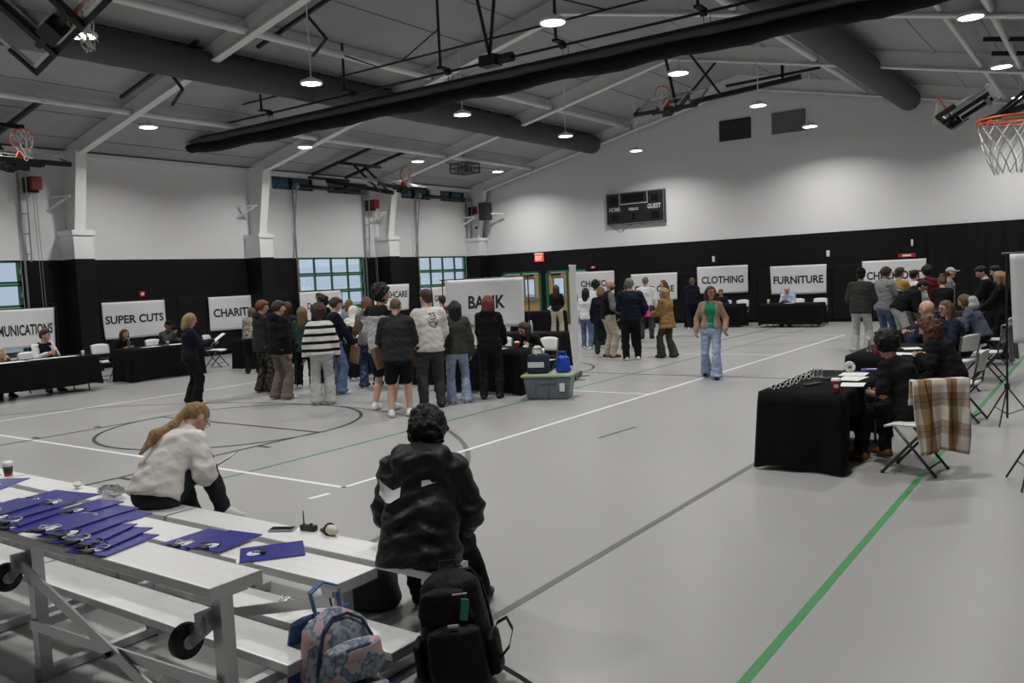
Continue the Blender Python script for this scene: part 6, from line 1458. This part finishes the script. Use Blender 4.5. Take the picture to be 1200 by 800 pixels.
person('woman with long brown hair in black top and cream trousers by the doors', -14.22, 22.4, 22, 1.67, True, 'light', ('long', hBR, .3), T('top', K, o=.03, hem=.05), ('wide', LKH, -.01), SW, pose=dict(hl=(-.1, .34, 1.0), hr=(.1, .34, 1.0)))

# ------------------------------------------------------------------ right-hand crowd at the check out
person('visitor in black knit hat, dark jacket and pale grey cargo trousers', -4.40, 18.95, 0, 1.80, False, 'tan', ('beanie', K, .1, hBK), T('jacket', SLATE, o=.05, hem=.12), ('wide', LGREY, -.012), SW, pose=dict(hl=(-.16, .30, 1.02), hr=(.14, .32, 1.02)))
p36 = person('brown-haired visitor in grey t-shirt and blue jeans', -4.08, 19.6, -38, 1.82, False, 'tan', ('bowl', hBR), T('tshirt', GTEE, o=.048, hem=.10, sleeve=.42, cuff=.04), ('wide', JEAN, -.018), SW, pose=dict(hl=(-.12, .40, 1.06), hr=(.14, .40, 1.10), head=(0, 15)))
hold_sheet(p36, 'white paper held by the visitor in grey t-shirt', 'paper_sheet', PAPER, .2, .28, (.02, .46, 1.08), (25, 0, 10), 'paper')
person('visitor in mustard top beside the grey t-shirt', -3.94, 20.4, -30, 1.78, False, 'light', ('short', hBR), T('top', MUST, o=.03, hem=.1, sleeve=.45), ('pants', KHAKI, .02), SK, pose=dict(hl=(-.1, .36, .98), hr=(.12, .36, .98)))
person('visitor in white shirt before the check out banner', -3.78, 21.2, -20, 1.70, False, 'light', ('short', hBK), T('shirt', WSHIRT, o=.04, hem=.1), ('pants', KHAKI, .02), SK, pose=dict(hr=(.12, .34, 1.0)))
person('visitor with black curly hair in maroon top', -3.62, 22.0, 0, 1.77, False, 'brown', ('curly', hBK, .03), T('top', MAROON, o=.035, hem=.1), ('pants', K, .02), SK)
p40 = person('person in black hoodie bending over the table with grey trousers', -3.72, 19.25, -60, 1.72, False, 'light', ('short', hBK), T('hoodie', K, o=.05, hem=.06, hood=True), ('wide', LGREY, -.01), SW, pose=dict(lean=34, slump=8, hl=(-.1, .5, .86), hr=(.14, .5, .86), head=(-10, 40)))
clipboard(p40, 'pale blue clipboard resting against the bending person in black', (-.30, .18, 1.22), (60, 25, 20), M('pale blue board', (.12, .32, .42), .5))
person('person with brown hair in a loose bun leaning at the farthest right table', -2.80, 18.75, 10, 1.62, True, 'light', ('bun', hLB), T('top', K, o=.03, hem=.06), ('pants', CAMO, .02), SK, pose=dict(lean=14, head=(0, 20), hl=(-.1, .4, .85), hr=(.1, .4, .85)))
person('visitor in grey top and pale cap behind the bun-haired person', -3.30, 22.9, -80, 1.70, False, 'light', ('cap', LGREY, .1, hBR), T('top', GREYH, o=.03, hem=.1), ('pants', K, .02), SK)
person('man in black suit leaning over papers at the right', -2.02, 19.7, 100, 1.78, False, 'pink', ('short', hBK), T('suit_jacket', K, o=.035, hem=.16, trim=('shirt_collar', WSHIRT, lambda l: [cone(l['N']-l['rt2']*.05, l['N']+l['rt2']*.05, .062, .062, .02), clip(l['N']+l['up2']*.03, l['up2'])])), ('pants', K, .015), SK, pose=dict(lean=12, head=(10, 30), hl=(-.1, .4, .9), hr=(.1, .4, .9)))
person('man in black with dark hair beside the suited man', -1.85, 20.5, 100, 1.76, False, 'light', ('short', hBK), T('jacket', K, o=.04, hem=.16), ('pants', K, .015), SK, pose=dict(lean=12, head=(0, 20)))
person('blonde woman in black standing at the far right', -1.68, 18.1, 75, 1.66, True, 'light', ('long', hBL, .24), T('coat', K, o=.045, hem=.30), ('pants', K, .015), SK, pose=dict(head=(10, 25), hl=(-.1, .36, 1.0), hr=(.1, .36, 1.0)))
# seated along the right-hand tables
pd = person('seated person in denim jacket with pale hood at the right', -1.92, 17.05, 80, 1.70, True, 'light', ('bob', hLB, .08), T('denim_jacket', DENJ, o=.04, hem=.05, trim=('pale_hood', LGREY, lambda l: [cone(l['N']-l['fw2']*.09-l['rt2']*.08, l['N']-l['fw2']*.09+l['rt2']*.08, .07, .07, .02), cone(l['N']-l['fw2']*.12, l['N']-l['fw2']*.12+l['up2']*.10, .07, .08, .02, l['rt2'], 1.4)])), ('pants', K, .01), SK, pose=SEAT(lean=20, head=(5, 25), hl=(-.12, .42, .80), hr=(.12, .42, .80)))
person('seated woman with long light brown hair and glasses at the right', -1.90, 14.45, 112, 1.68, True, 'light', ('long', hLB, .28), T('top', DJEAN, o=.025, hem=.05), ('pants', K, .01), SK, pose=SEAT(lean=16, head=(25, 8), hl=(-.12, .40, .80), hr=(.12, .40, .80)), glasses=True, showface=True)
person('seated bald man with glasses in navy shirt at the right', -2.02, 13.35, 62, 1.78, False, 'pink', ('bald', None), T('shirt', NVSH, o=.035, hem=.05, collar=True), ('pants', K, .01), SK, vox=.017, pose=SEAT(lean=14, head=(10, 10), hl=(-.14, .42, .80), hr=(.14, .42, .80)), glasses=True)
person('seated person with curly auburn hair in black at the second right table', -1.56, 11.2, 74, 1.60, True, 'light', ('curly', hAU, .045, .12), T('top', K, o=.035, hem=.05), ('pants', K, .01), SK, vox=.016, pose=SEAT(lean=18, slump=8, head=(15, 25), hl=(-.14, .36, .80), hr=(.12, .38, .80)))
person('seated girl with black hair in black short-sleeved top at nearest right table', -1.54, 8.50, 62, 1.66, True, 'tan', ('afro', hBK, .045), T('tshirt', K, o=.03, hem=.05, sleeve=.42), ('pants', K, .012), cloth('brown shoe', (.12, .05, .02), .5, .1), vox=.014, pose=SEAT(lean=16, slump=6, head=(-5, 18), hl=(-.16, .34, .70), hr=(.12, .36, .70), fl=(-.2, .42, .085), fr=(.1, .38, .085)))

# ------------------------------------------------------------------ coats over chair backs
PLAID = pattern_mat('cream and brown plaid wool', 'plaid')
def draped_coat(lab, loc, rz, mat, Wd, drop_b, drop_f, seed, lining=None):
    r = random.Random(seed); C, R = 20, 26; vs_ = []; f = []; uv = []
    L = drop_f+drop_b
    for i in range(R+1):
        q = i/R*L
        for j in range(C+1):
            u = j/C-.5; fold = .022*math.sin(u*17+seed)+.015*math.sin(u*31+q*4)
            if q < drop_f: y_ = .045+.02*fold; z_ = .845-(drop_f-q); y_ = .03+(drop_f-q)*.02+fold*.4-(.82-.85*0)*.0
            else: d_ = q-drop_f; y_ = -.055-.10*min(d_, .4)+fold*min(1, d_*4); z_ = .862-d_-.10*abs(u)*min(1, d_*3)
            if abs(q-drop_f) < L/R: z_ = .868
            y_ += -.275
            w2 = Wd*(1-.25*max(0, (q-drop_f)/drop_b)*(1 if seed % 2 else .2)) if q > drop_f else Wd*.9
            vs_.append((u*w2+.01*math.sin(q*9+j), y_, max(z_, .02))); uv.append((j/C, i/R*1.3))
    for i in range(R):
        for j in range(C): a = i*(C+1)+j; f.append((a, a+1, a+C+2, a+C+1))
    mb = MB().add(vs_, f); me = mb.mesh('coat', mat, True); ul = me.uv_layers.new(name='UVMap')
    for lp in me.loops: ul.data[lp.index].uv = uv[lp.vertex_index]
    o = link('coat', me, None, loc, rz); sd = o.modifiers.new('thickness', 'SOLIDIFY'); sd.thickness = .012; sd.offset = 0
    return tag(o, lab, 'coat')
draped_coat('cream and brown plaid coat draped over the nearest folding chair', (-1.445, 8.355, 0), math.radians(40), PLAID, .54, .60, .20, 3)
draped_coat('grey coat draped over a folding chair beside the tripod', (-1.62, 14.9, 0), math.radians(86), GREYH, .56, .50, .14, 4)
draped_coat('dark coat hung over the farthest folding chair on the right', (-1.58, 17.3, 0), math.radians(88), CHAR, .5, .5, .14, 5)
